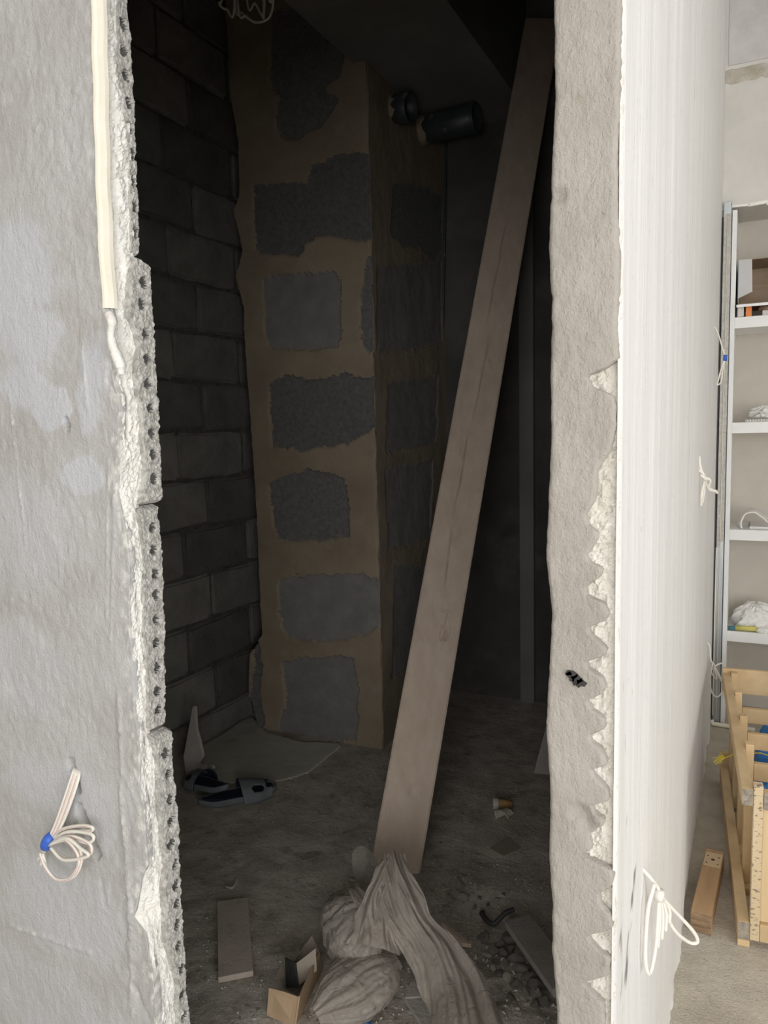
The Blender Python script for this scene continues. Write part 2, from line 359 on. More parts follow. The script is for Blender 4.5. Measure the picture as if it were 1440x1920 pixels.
# perforated lightweight blocks
holes_px = [(233,45),(234,95),(238,142),(242,193),(245,240),(250,290),(251,340),(254,388),(256,436),(262,530),(260,572),(267,628),(270,674),(272,720),(276,765),(279,812),(281,854),(283,898),
    (284,989),(286,1031),(290,1075),(291,1115),(292,1160),(292,1205),(293,1250),(294,1296),(295,1330),(303,1410),(308,1450),(312,1496),(314,1538),(313,1580),(321,1618),(323,1657),(325,1690),(325,1730),(327,1770),(333,1815),(336,1860),(338,1900)]
zb = [onx(300, y, LX)[2] for y in (-60, 493, 943, 1365, 1990)]
for k in range(5):
    hi_ = zb[k]; lo_ = zb[k+1] if k < 4 else 0.0
    zs = np.arange(lo_+.0015, hi_, .0022); nc = 30; V = np.linspace(0, 1, nc)
    my = mid_edge(zs)-.002; by = back_edge(zs)
    Y = my[:,None] + (by-my)[:,None]*V[None,:]; Zz = np.repeat(zs[:,None], nc, 1)
    jut = [0, .010, .004, .012, .008][k]
    X = LX + jut + .003*fbm(Zz*60, Y*60, 50+k) + .0016*vn(Zz*300, Y*300, 60+k) + 0*Y
    edge = np.minimum(V, 1-V)[None,:]*(by-my)[:,None]; ez = np.minimum(Zz-lo_, hi_-Zz)
    X = X - .010*(1-smoothstep(0, .008, edge))*(V>.5)[None,:] - .012*(1-smoothstep(0, .008, ez))
    Y = Y + .0035*vn(Zz*140, V[None,:]*0+k, 70)*smoothstep(.6, 1, V)[None,:]
    hm = np.zeros_like(X)
    hl = [(onx(x, y, LX)[1], onx(x, y, LX)[2]) for x, y in holes_px] + ([(onx(340,1925,LX)[1], z) for z in np.arange(.04, lo_+.36, .044)] if k == 4 else [])
    for cy, cz in hl:
        d = np.hypot((Y-cy)/.0118, (Zz-cz)/.0118) + .22*vn(Y*260, Zz*260, 80)
        hm = np.maximum(hm, 1-smoothstep(.62, 1.0, d))
    X = X - .013*hm + .003*hm*vn(Y*260, Zz*260, 81)
    P = np.stack([X, Y, Zz], -1)
    e = P[:, -1:, :].copy(); e[..., 0] -= .09; e0 = P[:, :1, :].copy(); e0[..., 0] -= .035
    P = np.concatenate([e0, P, e], 1); hm = np.concatenate([hm[:, :1]*0, hm, hm[:, -1:]*0], 1)
    top = P[-1:].copy(); top[..., 0] -= .05; bot = P[:1].copy(); bot[..., 0] -= .05
    P = np.concatenate([bot, P, top], 0); hm = np.concatenate([hm[:1]*0, hm, hm[:1]*0], 0)
    fm = (hm[:-1,:-1]+hm[1:,1:]+hm[:-1,1:]+hm[1:,:-1])/4 > .5
    grid('perforated_block', P, ['perlite', 'core_gravel'], wall_front, mi=fm, smooth=False)

# wall_side: the partition running back beside the doorway -------------------------------------------
skin_l = edge_y([(1040,-20),(1043,180),(1037,300),(1030,480),(1036,560),(1033,700),(1035,800),(1029,960),(1025,1050),(1036,1150),(1031,1250),(1025,1370),
    (1031,1440),(1033,1500),(1030,1600),(1037,1700),(1036,1780),(1045,1880),(1046,1920)])
skin_r = edge_y([(1166,-20),(1163,200),(1158,300),(1160,420),(1163,500),(1159,600),(1161,672),(1137,691),(1100,705),(1111,725),(1150,741),(1156,762),(1156,794),(1148,831),(1147,844),(1122,878),(1120,909),(1117,937),
    (1101,962),(1105,984),(1123,997),(1122,1012),(1101,1041),(1108,1053),(1133,1066),(1125,1081),(1101,1100),(1103,1116),(1134,1131),(1145,1150),(1137,1162),(1106,1175),
    (1108,1186),(1127,1203),(1139,1217),(1135,1228),(1101,1240),(1106,1255),(1131,1269),(1139,1286),(1131,1299),(1102,1313),(1112,1330),(1135,1346),(1137,1365),(1108,1377),(1112,1390),
    (1131,1407),(1139,1429),(1135,1434),(1111,1442),(1116,1454),(1139,1477),(1143,1500),(1112,1508),(1116,1523),(1135,1535),(1131,1546),(1106,1565),(1112,1588),(1091,1600),(1116,1612),
    (1146,1627),(1152,1642),(1148,1658),(1125,1673),(1129,1693),(1145,1712),(1150,1735),(1139,1744),(1104,1750),(1112,1766),(1127,1781),(1146,1793),(1141,1827),(1094,1839),(1112,1858),(1133,1881),(1135,1920)])
# white face
ys = np.concatenate([np.arange(1.0, 2.2, .008), np.arange(2.2, SY+.001, .014)]); zs = np.concatenate([np.arange(0, .4, .02), np.arange(.4, 2.5, .012), np.arange(2.5, H+.05, .06)])
Yg, Zg = np.meshgrid(ys, zs)
off = .004*fbm(Yg*5, Zg*.5, 101) + .0012*fbm(Yg*16, Zg*1.0, 102) + .0004*fbm(Yg*60, Zg*6, 103)
off += .0035*fbm(Yg*9, Zg*.7, 104)*smoothstep(.9, .1, Zg)*smoothstep(2.0, 2.6, Yg)
off += .012*smoothstep(.05, 0, Zg)*fbm(Yg*14, Zg*14, 105) - .004*smoothstep(.02, 0, Yg-1.0)
soot = np.zeros_like(Yg)
for (ax, ay, bx, by, wd) in [(1190,1640,1172,1870,9),(1172,1480,1178,1530,5),(1163,1760,1165,1850,7)]:
    A = onx(ax, ay, WX)[1:]; B = onx(bx, by, WX)[1:]; d = B-A
    tt = np.clip(((Yg-A[0])*d[0]+(Zg-A[1])*d[1])/(d@d), 0, 1); dd = np.hypot((Yg-A[0]-tt*d[0])*.6, Zg-A[1]-tt*d[1])
    soot = np.maximum(soot, smoothstep(wd*.0022, 0, dd)*(vn(Yg*60, Zg*45, 7) > .15))
P = np.stack([WX+off, Yg, Zg], -1)
wall_side = struct(grid('wall_side', P, 'white_putty', attrs={'soot': soot*.9}, flip=False))
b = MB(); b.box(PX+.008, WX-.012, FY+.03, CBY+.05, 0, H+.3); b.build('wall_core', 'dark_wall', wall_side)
# bare render of the end face
zs = np.arange(0, 2.75, .0032); nc = 26; V = np.linspace(0, 1, nc)
xl = skin_l(zs)+.003; xr = np.full_like(zs, WX) + .0025*fbm(zs*50, zs*0, 111)
Xg = xl[:,None] + (xr-xl)[:,None]*V; Zg = np.repeat(zs[:,None], nc, 1)
Yg = FY + .007 + .0050*fbm(Xg*70, Zg*70, 112) + .0022*vn(Xg*260, Zg*260, 113)
Yg[:, -1] += .004
P = np.stack([Xg, Yg, Zg], -1); e = P[:, :1].copy(); e[..., 1] += .09; e2 = P[:, -1:].copy(); e2[..., 1] += .02; e2[..., 0] -= .002
P = np.concatenate([e, P, e2], 1)
grid('bare_end_face', P, 'bare_render', wall_side, flip=False, smooth=False)
# smooth grey skin with the scalloped edge
nc = 30; V = np.linspace(0, 1, nc)
xl = skin_l(zs) + .0012*fbm(zs*60, zs*0, 121); xr = skin_r(zs) + .0012*fbm(zs*120, zs*0, 122); xr = np.minimum(xr, WX-.0005)
Xg = xl[:,None] + (xr-xl)[:,None]*V; Zg = np.repeat(zs[:,None], nc, 1)
ed = np.minimum(Xg-xl[:,None], (xr[:,None]-Xg))
Yg = FY - .006 + .0018*fbm(Xg*20, Zg*14, 123) + .0009*fbm(Xg*80, Zg*80, 124) + .0035*(1-smoothstep(0, .004, ed))
Yg += .0035*smoothstep(.012, .0, Xg-xl[:,None])*np.maximum(0, fbm(Xg*30, Zg*20, 125))
for (cx, cy, r) in [(1090,1523,15),(1108,1553,15),(1045,370,12)]:
    c = ony(cx, cy, FY); d = np.hypot((Xg-c[0])/1.2, Zg-c[2])/(r*.00085); Yg += .006*np.exp(-d**4)
P = np.stack([Xg, Yg, Zg], -1); e = P[:, -1:].copy(); e[..., 1] += .014; e0 = P[:, :1].copy(); e0[..., 1] += .03
grid('plaster_skin', np.concatenate([e0, P, e], 1), 'strip_plaster', wall_side)
# charred smudge on the skin
mat('char', (.02,.02,.02), (.06,.055,.05), 80, rough=.9)
b = MB()
for q, (sx, sy, rr) in enumerate([(1072,1268,9),(1080,1275,9),(1088,1281,8),(1066,1262,5)]):
    c = ony(sx, sy, FY-.0078); pl = [(c[0]+rr*.0008*(1+.4*math.sin(a*3+q))*math.cos(a), FY-.0078, c[2]+rr*.00075*(1+.3*math.cos(a*4+q))*math.sin(a)) for a in np.linspace(0, 2*math.pi, 11)[:-1]]
    b.prism(pl, (0, .004, 0))
b.build('scorch_mark', 'char', wall_side)
# ================================================================== THE CLOSET
# floor
xs = np.arange(CLX-.05, PX+.04, .011); ys = np.arange(FY-.01, CBY+.03, .011); Xg, Yg = np.meshgrid(xs, ys)
def floor_h(X, Y):
    X = np.asarray(X, float); Y = np.asarray(Y, float)
    h = .004*fbm(X*5, Y*5, 201) + .0025*fbm(X*30, Y*30, 202, 3)
    near = smoothstep(2.3, 1.6, Y)
    h = h + near*.006*fbm(X*14, Y*14, 203)
    pile = np.exp(-(((X+.55)/.17)**2+((Y-1.72)/.22)**2)); pile2 = np.exp(-(((X+.80)/.10)**2+((Y-2.22)/.07)**2))
    return h + .030*pile*(1+.5*fbm(X*40, Y*40, 204)) + .012*pile2
P = np.stack([Xg, Yg, floor_h(Xg, Yg)], -1)
closet_floor = struct(grid('floor', P, 'dusty_floor'))
def fh(x, y): return float(floor_h(x, y))
# ceiling with the open shaft over the far side
SHX, SHY, BX0, TOP = -1.066, 3.945, -1.60, 3.75
def sbox(nm, m, *bx): return struct(MB().box(*bx).build(nm, m))
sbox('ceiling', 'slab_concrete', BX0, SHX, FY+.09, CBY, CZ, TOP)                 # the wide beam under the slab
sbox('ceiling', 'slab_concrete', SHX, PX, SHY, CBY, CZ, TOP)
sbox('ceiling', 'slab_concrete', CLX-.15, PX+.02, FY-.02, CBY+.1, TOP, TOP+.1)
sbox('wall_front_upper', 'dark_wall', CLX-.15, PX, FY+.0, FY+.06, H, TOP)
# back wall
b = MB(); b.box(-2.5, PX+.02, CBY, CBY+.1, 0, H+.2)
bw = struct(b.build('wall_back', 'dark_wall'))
b = MB(); q0 = ony(976, 700, CBY)[0]; q1 = ony(1003, 700, CBY)[0]
b.box(q0, q1, CBY-.035, CBY+.01, 0, 2.95); b.build('rendered_pier', 'slab_concrete', bw, bevel=.006)

# block wall -------------------------------------------------------------------------------------
b = MB(); b.box(CLX-.15, CLX-.016, FY+.085, CBY+.1, 0, TOP)
wl = struct(b.build('wall_inner_left', 'joint_mortar'))
def rough_block(L, Hh, D, seed, amp=.004):
    bm = bmesh.new(); bmesh.ops.create_cube(bm, size=1.0)
    bmesh.ops.scale(bm, vec=(D, L, Hh), verts=bm.verts)
    bmesh.ops.subdivide_edges(bm, edges=[e for e in bm.edges if abs((e.verts[0].co-e.verts[1].co).y) > .1], cuts=3)
    bmesh.ops.bevel(bm, geom=[e for e in bm.edges if e.calc_face_angle(0) > .5], offset=.011, segments=2, affect='EDGES')
    r = random.Random(seed)
    for v in bm.verts: v.co += Vector((r.uniform(-amp, amp)*.5, r.uniform(-amp, amp), r.uniform(-amp, amp)))
    me = bpy.data.meshes.new('block'); bm.to_mesh(me); bm.free(); me.materials.append(MATS['cinder']); return me
variants = [rough_block(.481, .2145, .06, s, .006) for s in range(5)]
half = [rough_block(.20, .2215, .06, 20+s) for s in range(2)]
pitch = .2333; zk = .13-pitch
k = 0; z = -.103
while z < 3.6:
    off = 2.77 if k % 2 == 0 else 2.96
    y = off-.5*3
    y = y-.5 if y > FY+.6 else y
    while y < 3.75:
        yc = y+.25
        if yc-.25 > FY+.05:
            me = variants[random.randrange(5)]
            o = bpy.data.objects.new('block', me); link(o, wl)
            o.location = (CLX-.03+random.uniform(-.004,.004), yc+random.uniform(-.004,.004), z+pitch/2+random.uniform(-.002,.002))
            o.rotation_euler = (random.uniform(-.006,.006), 0, random.uniform(-.006,.006))
            if random.random() < .5: o.scale = (1, -1, 1)
        y += .5
    k += 1; z += pitch

# the pillar --------------------------------------------------------------------------------------
PLX0, PLX1, PLY = -2.213, -1.543, 3.1
pillar = tag(empty('pillar', ((PLX0+PLX1)/2, PLY+.45, 0)), kind='structure')
pillar.name = 'wall_pillar'
POFF = Vector(pillar.location)
def pchild(o):
    o.location = -POFF; return o
b = MB(); b.box(PLX0+.012, BX0, PLY+.012, CBY, 0, TOP); b.box(BX0, PLX1-.012, PLY+.012, CBY, 0, CZ); pchild(b.build('pillar_core', 'tan_mortar', pillar))
front_patches = [
    ('pumice', [(510,30),(545,12),(600,60),(645,100),(636,140),(605,165),(634,190),(612,222),(600,240),(570,255),(535,264),(515,242),(522,190),(505,150)]),
    ('pumice', [(472,348),(530,345),(575,347),(580,312),(620,297),(690,288),(700,330),(712,452),(668,452),(610,440),(575,455),(560,482),(520,478),(478,472)]),
    ('smooth_pumice', [(492,530),(510,516),(630,512),(640,530),(637,650),(600,657),(505,655),(495,620)]),
    ('pumice', [(685,485),(712,470),(712,655),(690,665),(675,640),(673,560)]),
    ('pumice', [(504,720),(540,706),(600,714),(640,700),(660,708),(700,712),(707,800),(675,815),(650,832),(570,846),(510,838),(505,790)]),
    ('pumice', [(503,905),(540,893),(575,882),(640,893),(652,930),(657,1010),(600,1018),(520,1012),(507,960)]),
    ('smooth_pumice', [(525,1090),(560,1078),(680,1075),(712,1090),(716,1165),(690,1192),(610,1203),(540,1200),(520,1150)]),
    ('smooth_pumice', [(530,1240),(600,1232),(662,1232),(672,1300),(670,1392),(560,1392),(520,1370),(535,1310)]),
    ('pumice', [(470,1180),(486,1205),(494,1260),(486,1300),(500,1360),(480,1380),(466,1310),(476,1250)]),
]
st = .0075
xs = np.arange(PLX0-.11, PLX1+.0001, st); zs = np.arange(0.0, TOP, st); Xg, Zg = np.meshgrid(xs, zs)
wx = Xg + .016*fbm(Xg*22, Zg*22, 301) + .006*vn(Xg*110, Zg*110, 302); wz = Zg + .016*fbm(Xg*22, Zg*22, 303) + .006*vn(Xg*110, Zg*110, 304)
pid = np.full(Xg.shape, -1)
for k, (m, pl) in enumerate(front_patches):
    poly = [tuple(ony(x, y, PLY)[[0,2]]) for x, y in pl]
    pid[in_poly(wx, wz, poly)] = k
hgt = .006*fbm(Xg*6, Zg*6, 305) + .002*fbm(Xg*40, Zg*40, 306)
hgt = np.where(pid >= 0, hgt*.3-.009+.002*vn(Xg*120, Zg*120, 307), hgt+.002)
le = lerp_tab([(ony(x,y,PLY)[2], ony(x,y,PLY)[0]) for x,y in ((426,60),(432,170),(436,200),(447,262),(449,370),(438,395),(456,468),(442,520),(458,575),(463,690),(470,780),(476,880),(482,960),(487,1090),(492,1190),(470,1225),(466,1300),(490,1390))])(zs) - .008*np.maximum(0, fbm(zs*30, zs*0, 309)) + .003*fbm(zs*70, zs*0, 318)
P = np.stack([np.maximum(Xg, le[:,None]), PLY-hgt, Zg], -1)
P[:, -1, 0] += .006*fbm(zs*12, zs*0, 310); P[:, -1, 1] += .012
fpid = pid[:-1, :-1]
keep_x = (Xg[1:, 1:] > le[1:, None])
pchild(grid('mortar_coat', P, 'tan_mortar', pillar, keep=(fpid < 0) & keep_x))
for k, (m, pl) in enumerate(front_patches):
    kk = (fpid == k) & keep_x
    if kk.any(): pchild(grid('block', P, m, pillar, keep=kk))
# its side towards the far corner
side_patches = [('pumice', [(740,345),(800,350),(830,372),(830,470),(812,487),(790,465),(760,465),(735,440)]),
    ('smooth_pumice', [(708,500),(830,490),(829,640),(790,655),(706,660)]),
    ('smooth_pumice', [(728,720),(822,705),(818,830),(725,850)]),
    ('smooth_pumice', [(722,880),(812,862),(808,1010),(730,1030)]),
    ('smooth_pumice', [(740,1060),(800,1060),(790,1250),(735,1270)])]
ys = np.arange(PLY, CBY+.001, .0085); zs2 = np.arange(0, CZ+.01, .0085); Yg, Zg = np.meshgrid(ys, zs2)
wy = Yg + .02*fbm(Yg*18, Zg*18, 311); wz = Zg + .02*fbm(Yg*18, Zg*18, 313)
pid = np.full(Yg.shape, -1)
for k, (m, pl) in enumerate(side_patches):
    pid[in_poly(wy, wz, [tuple(onx(x, y, PLX1)[1:]) for x, y in pl])] = k
hgt = .006*fbm(Yg*6, Zg*4, 315) + .0015*fbm(Yg*40, Zg*40, 316)
hgt = np.where(pid >= 0, hgt-.006, hgt)
P = np.stack([PLX1+hgt, Yg, Zg], -1); fpid = pid[:-1, :-1]
P[:, 0, 1] += .012; P[:, 0, 0] = PLX1
pchild(grid('mortar_coat', P, 'tan_mortar', pillar, keep=fpid < 0))
for k, (m, pl) in enumerate(side_patches):
    pchild(grid('block', P, m, pillar, keep=fpid == k))
# ================================================================== THE OUTER ROOM'S SHELF WALL
mat('shelf_white', (.78,.78,.77), (.84,.84,.83), 6, rough=.5, bumps=((40,I3,.001),))
mat('niche_back', (.50,.46,.40), (.57,.53,.47), 4, rough=.85, bumps=((60,I3,.001),), layers=((14,I3,.70,.76,(.40,.30,.20),.7),))
mat('galvanised', (.42,.45,.47), (.56,.59,.61), 20, (1,1,.15), rough=.38, metal=.75)
mat('bead_mesh', (.56,.53,.47), (.78,.77,.74), 60, (1,1,1), rough=.8, bumps=((160,I3,.003),(320,I3,.002)))
mat('rubber_and_shade_black', (.02,.02,.02), (.035,.035,.035), 20, rough=.6)  # hose rubber; also the painted shade of the stud gap and nail holes
mat('beam_stain', (.42,.37,.28), (.60,.57,.52), 18, rough=.9, bumps=((50,I3,.008),(160,I3,.003)))
mat('raw_concrete', (.44,.43,.41), (.60,.59,.58), 5, rough=.85, bumps=((20,I3,.004),(120,I3,.001)), layers=((8,I3,.62,.70,(.72,.71,.69),.7),))
NX0, NX1, NZ, NB = -.086, .92, 2.50, SY+.31
b = MB(); b.box(WX-.004, RX1, SY, SY+.4, NZ+.012, H); b.box(NX1+.02, RX1, SY, SY+.4, 0, NZ+.012); b.box(WX-.004, -.109, SY+.02, SY+.4, 0, NZ+.012)
wf = struct(b.build('wall_far', 'room_plaster'))
b = MB(); b.box(-.109, NX1+.02, NB, NB+.09, 0, NZ+.012); b.build('niche_back', 'niche_back', wf)
# rough concrete above the joint and the joint itself
zj = np.arange(3.03, 3.17, .006); xj = np.arange(WX, .9, .008); Xg, Zg = np.meshgrid(xj, zj)
hh = .012*np.exp(-((Zg-3.10+.01*fbm(Xg*6, Zg*0, 3))/.03)**2)*(1+.7*fbm(Xg*40, Zg*40, 5))-.004
grid('cold_joint', np.stack([Xg, SY-hh, Zg], -1), 'beam_stain', wf, flip=True)
b = MB(); b.box(WX+.012, RX1, SY-.006, SY+.004, 3.15, H); b.build('concrete_beam', 'raw_concrete', wf, bevel=.002)
# broken plaster edge over the niche
b = MB()
xx = -.12
while xx < .9:
    l = random.uniform(.05, .14); b.obox((xx+l/2, SY-.004, NZ+.016+random.uniform(-.004,.006)), (l/2,0,random.uniform(-.003,.010)), (0,.007,0), (0,0,random.uniform(.004,.008))); xx += l*.93
b.build('ragged_plaster_lip', 'broken_plaster', wf, bevel=.002)
# shelf unit
unit = tag(empty('shelf_unit', ((NX0+NX1)/2, SY+.15, 0)), 'white built-in shelving with open compartments in the beige niche', 'shelving')
uo = Vector(unit.location)
def uchild(o): o.location = -uo; return o
b = MB(); b.box(-.107, NX0, SY-.008, NB, 0, NZ); uchild(b.build('side_panel', 'shelf_white', unit, bevel=.002))
b = MB(); b.box(NX1, NX1+.02, SY-.008, NB, 0, NZ); uchild(b.build('side_panel', 'shelf_white', unit, bevel=.002))
SHELF = (2.005, 1.508, .988, .480)
for q, zt in enumerate(SHELF):
    b = MB(); b.box(NX0, NX1, SY-.004, NB, zt-.052, zt); uchild(b.build('shelf_board', 'shelf_white', unit, bevel=.002))
# steel stud with its plastered corner beads at the end of the white partition
stud = tag(empty('steel_stud', (-.13, SY-.02, 0)), 'galvanised steel wall stud bare below and plaster-caked above, beside the shelving', 'stud')
so = Vector(stud.location)
def schild(o): o.location = -so; return o
b = MB(); b.box(-.140,-.110, SY-.028, SY-.026, .015, NZ+.03)
for xr in (-.137, -.129, -.121, -.113): b.box(xr-.0022, xr+.0022, SY-.032, SY-.027, .015, NZ+.01)
b.box(-.140,-.138, SY-.028, SY+.018, .015, NZ+.03); b.box(-.112,-.110, SY-.028, SY+.018, .015, NZ+.03); schild(b.build('channel', 'galvanised', stud))
for (xa, xb, zl) in ((-.1425,-.128,.90), (-.1235,-.110,.93)):
    zs = np.arange(zl, NZ-.01, .006); xv = np.linspace(xa, xb, 7); Xg, Zg = np.meshgrid(xv, zs)
    dots = ((np.sin(Zg*2*math.pi/.0125) > .2) & (np.abs(Xg-(xa+xb)/2) < .0035))
    Yg = SY-.036-.002*fbm(Xg*300, Zg*60, 9)+np.where(dots, .0025, 0)
    P = np.stack([Xg, Yg, Zg], -1); e0 = P[:, :1].copy(); e0[..., 1] += .012; e1 = P[:, -1:].copy(); e1[..., 1] += .012
    schild(grid('perforated_bead', np.concatenate([e0, P, e1], 1), 'bead_mesh', stud, flip=True))
b = MB(); b.tube([(-.1260, SY-.038, .03), (-.1258, SY-.038, 1.2), (-.1255, SY-.038, NZ-.02)], .0022, 6); schild(b.build('bead_nose', 'cream_bead', stud, smooth=True))
b = MB(); b.tube([(-.1425, SY-.034, .05), (-.1425, SY-.034, .90)], .0032, 6); schild(b.build('bead_nose', 'cream_bead', stud, smooth=True))
b = MB(); b.box(-.150,-.1465, SY-.03, SY+.019, .02, NZ-.03); schild(b.build('gap_shade_strip', 'rubber_and_shade_black', stud))  # black strip painting the shade of the open gap beside the partition
b = MB(); b.box(-.143,-.112, SY-.036, SY-.02, NZ-.02, NZ+.035); schild(b.build('stud_end', 'galvanised', stud, bevel=.002))
b = MB(); b.tube([(-.145, SY-.05, .03), (-.140, SY-.055, .012), (-.10, SY-.058, .012), (.05, SY-.06, .010)], .011, 8); o = b.build('bent_bead', 'cream_bead', None, smooth=True)
tag(o, 'cream plastic corner bead bent along the floor at the stud foot', 'corner bead')

# things on the shelves ---------------------------------------------------------------------------
mat('card_white', (.80,.80,.81), (.84,.84,.85), 8, rough=.5)
mat('card_brown', (.30,.22,.15), (.38,.29,.20), 6, (1,1,6), rough=.8)
mat('card_tan', (.50,.40,.29), (.57,.47,.35), 8, rough=.8)
mat('teal_print', (.05,.16,.20), (.07,.20,.24), 8, rough=.5)
mat('orange_print', (.72,.20,.04), (.80,.26,.06), 8, rough=.5)
mat('navy_print', (.03,.035,.06), (.05,.05,.08), 8, rough=.5)
mat('maroon_print', (.20,.06,.06), (.27,.09,.08), 8, rough=.5)
mat('paper_pages', (.68,.66,.62), (.78,.76,.72), 200, (1,1,6), rough=.9, bumps=((300,(.2,.2,6),.001),))
mat('white_cloth', (.76,.75,.72), (.84,.83,.80), 10, rough=.85, bumps=((60,I3,.003),))
mat('yellow_print', (.55,.50,.12), (.70,.64,.22), 20, rough=.6)
def book(name, x0, x1, y0, y1, z0, z1, cov, label, group=None):
    t = tag(empty(name, ((x0+x1)/2, (y0+y1)/2, z0)), label, 'book', group); o_ = Vector(t.location)
    b = MB(); b.box(x0+.003, x1-.002, y0+.003, y1-.003, z0+.003, z1-.003); o = b.build('pages', 'paper_pages', t); o.location = -o_
    b = MB(); b.box(x0, x1, y0, y1, z0, z0+.0028); b.box(x0, x1, y0, y1, z1-.0028, z1); b.box(x0, x0+.0028, y0, y1, z0, z1); o = b.build('cover', cov, t); o.location = -o_
    return t
zt = SHELF[0]+.0005
book('book', -.078, -.046, SY+.012, SY+.20, zt, zt+.056, 'navy_print', 'navy covered book lying under the open carton')
book('book', -.006+.035, .12, SY+.02, SY+.22, zt, zt+.028, 'maroon_print', 'maroon covered book lying flat under the crumpled brown paper')
o = MB().box(-.040, -.014, SY+.006, SY+.17, zt, zt+.054).build('orange_box', 'orange_print', bevel=.002); tag(o, 'small bright orange box under the carton on the top shelf', 'box')
def crumple(name, c, r, matn, seed, label, cat, flat=.35, n=40, amp=.35, fr=3.5):
    th = np.linspace(0, 2*math.pi, n*2+1); ph = np.linspace(-math.pi/2+.02, math.pi/2-.02, n); T, Ph = np.meshgrid(th, ph)
    rr = 1+amp*fbm(np.cos(T)*fr+9, np.sin(T)*fr+Ph*fr*.8, seed)+amp*.4*fbm(np.cos(T)*fr*3, np.sin(T)*fr*3+Ph*fr*3, seed+5)
    P = np.stack([r[0]*rr*np.cos(T)*np.cos(Ph), r[1]*rr*np.sin(T)*np.cos(Ph), r[2]*rr*np.sin(Ph)], -1)
    P[..., 2] = np.maximum(P[..., 2], -r[2]*flat)
    P[:, -1] = P[:, 0]; P[..., 2] -= P[..., 2].min()
    o = grid(name, P, matn); o.location = c; return tag(o, label, cat)
crumple('crumpled_paper', (.065, SY+.06, zt+.0285), (.045,.035,.018), 'card_brown', 3, 'crumpled brown wrapping paper on the maroon book', 'paper', fr=5)
ct = tag(empty('carton', (.06, SY+.16, zt+.058)), 'open white cardboard carton lying on its side with brown inside', 'box'); co = Vector(ct.location)
X0, X1, Y0, Y1, Z0, Z1 = -.074, .22, SY+.03, SY+.29, zt+.0605, zt+.27
def cchild(b, n, m): o = b.build(n, m, ct); o.location = -co; return o
b = MB(); b.box(X0, X1, Y0, Y1, Z0, Z0+.004); b.box(X0, X1, Y0, Y1, Z1-.004, Z1); b.box(X0, X0+.004, Y0, Y1, Z0, Z1); b.box(X1-.004, X1, Y0, Y1, Z0, Z1); b.box(X0, X1, Y1-.004, Y1, Z0, Z1)
cchild(b, 'body', 'card_brown')
b = MB(); b.prism([(X0, Y0, Z0+.03), (X0, Y0, Z1), (X0+.055, Y0-.07, Z1-.015), (X0+.06, Y0-.075, Z0+.045)], (-.002, -.003, 0)); cchild(b, 'side_flap', 'card_white')
b = MB(); b.box(X0-.003, X0-.0005, Y0-.002, Y1, Z0+.01, Z1); cchild(b, 'printed_side', 'teal_print')
b = MB(); b.prism([(X0+.004, Y0, Z0+.002), (X1, Y0, Z0+.002), (X1, Y0-.06, Z0-.012), (X0+.012, Y0-.06, Z0-.012)], (0, 0, .003)); cchild(b, 'lower_flap', 'card_tan')
b = MB(); b.box(X0-.006, X1, Y0-.064, Y0-.060, Z0-.019, Z0-.007); cchild(b, 'flap_edge', 'card_white')
# second shelf
zt = SHELF[1]+.0005
nb = tag(empty('spiral_notebook', (.07, SY+.10, zt)), 'spiral-bound notebook lying flat on the shelf under clear film', 'notebook'); no = Vector(nb.location)
b = MB(); b.box(-.03, .17, SY+.02, SY+.20, zt, zt+.012); o = b.build('pages', 'paper_pages', nb); o.location = -no
b = MB()
for q in range(16):
    x = -.025+q*.012; b.tube([(x, SY+.022+.007*math.cos(a), zt+.0095+.0078*math.sin(a)) for a in np.linspace(0, 2*math.pi, 9)], .0013, 5, caps=False)
o = b.build('wire_spiral', 'galvanised', nb); o.location = -no
crumple('crumpled_wrap', (.075, SY+.10, zt+.0205), (.075,.06,.04), 'white_cloth', 6, 'crumpled whitish wrapping on top of the spiral notebook', 'wrapping', flat=.3, n=48, amp=.45, fr=4)
# third shelf: folded white fabric
zt = SHELF[2]+.0005
zs_ = np.linspace(0, 1, 60); pth = []
for s in zs_:
    a = s*2*math.pi*.80-.5; pth.append((.045-.085*math.cos(a*.5-.2)*(1-.1*s), .036+.036*math.sin(a-1.1)))
xs_ = np.array([p[0] for p in pth]); zq = np.array([p[1] for p in pth]); zq = zq-zq.min()+.001
dv = np.linspace(0, .17, 14); Pp = np.zeros((60, 14, 3))
for j, d in enumerate(dv): Pp[:, j] = np.stack([xs_+.006*vn(zs_*6, zs_*0+j*.5, 4), np.full(60, SY+.015+d)+.004*vn(zs_*8, zs_*0+j, 3), zq+.003*np.abs(vn(zs_*9, zs_*0+j*.7, 2))], -1)
o = grid('folded_cloth', Pp, 'white_cloth'); md = o.modifiers.new('thick', 'SOLIDIFY'); md.thickness = .006; o.location = (0, 0, zt+.006)
tag(o, 'white cloth folded over in a loop on the shelf', 'cloth')
book('magazine', 0.0, .18, SY+.05, SY+.22, zt, zt+.010, 'card_white', 'thin magazine lying inside the looped white cloth')
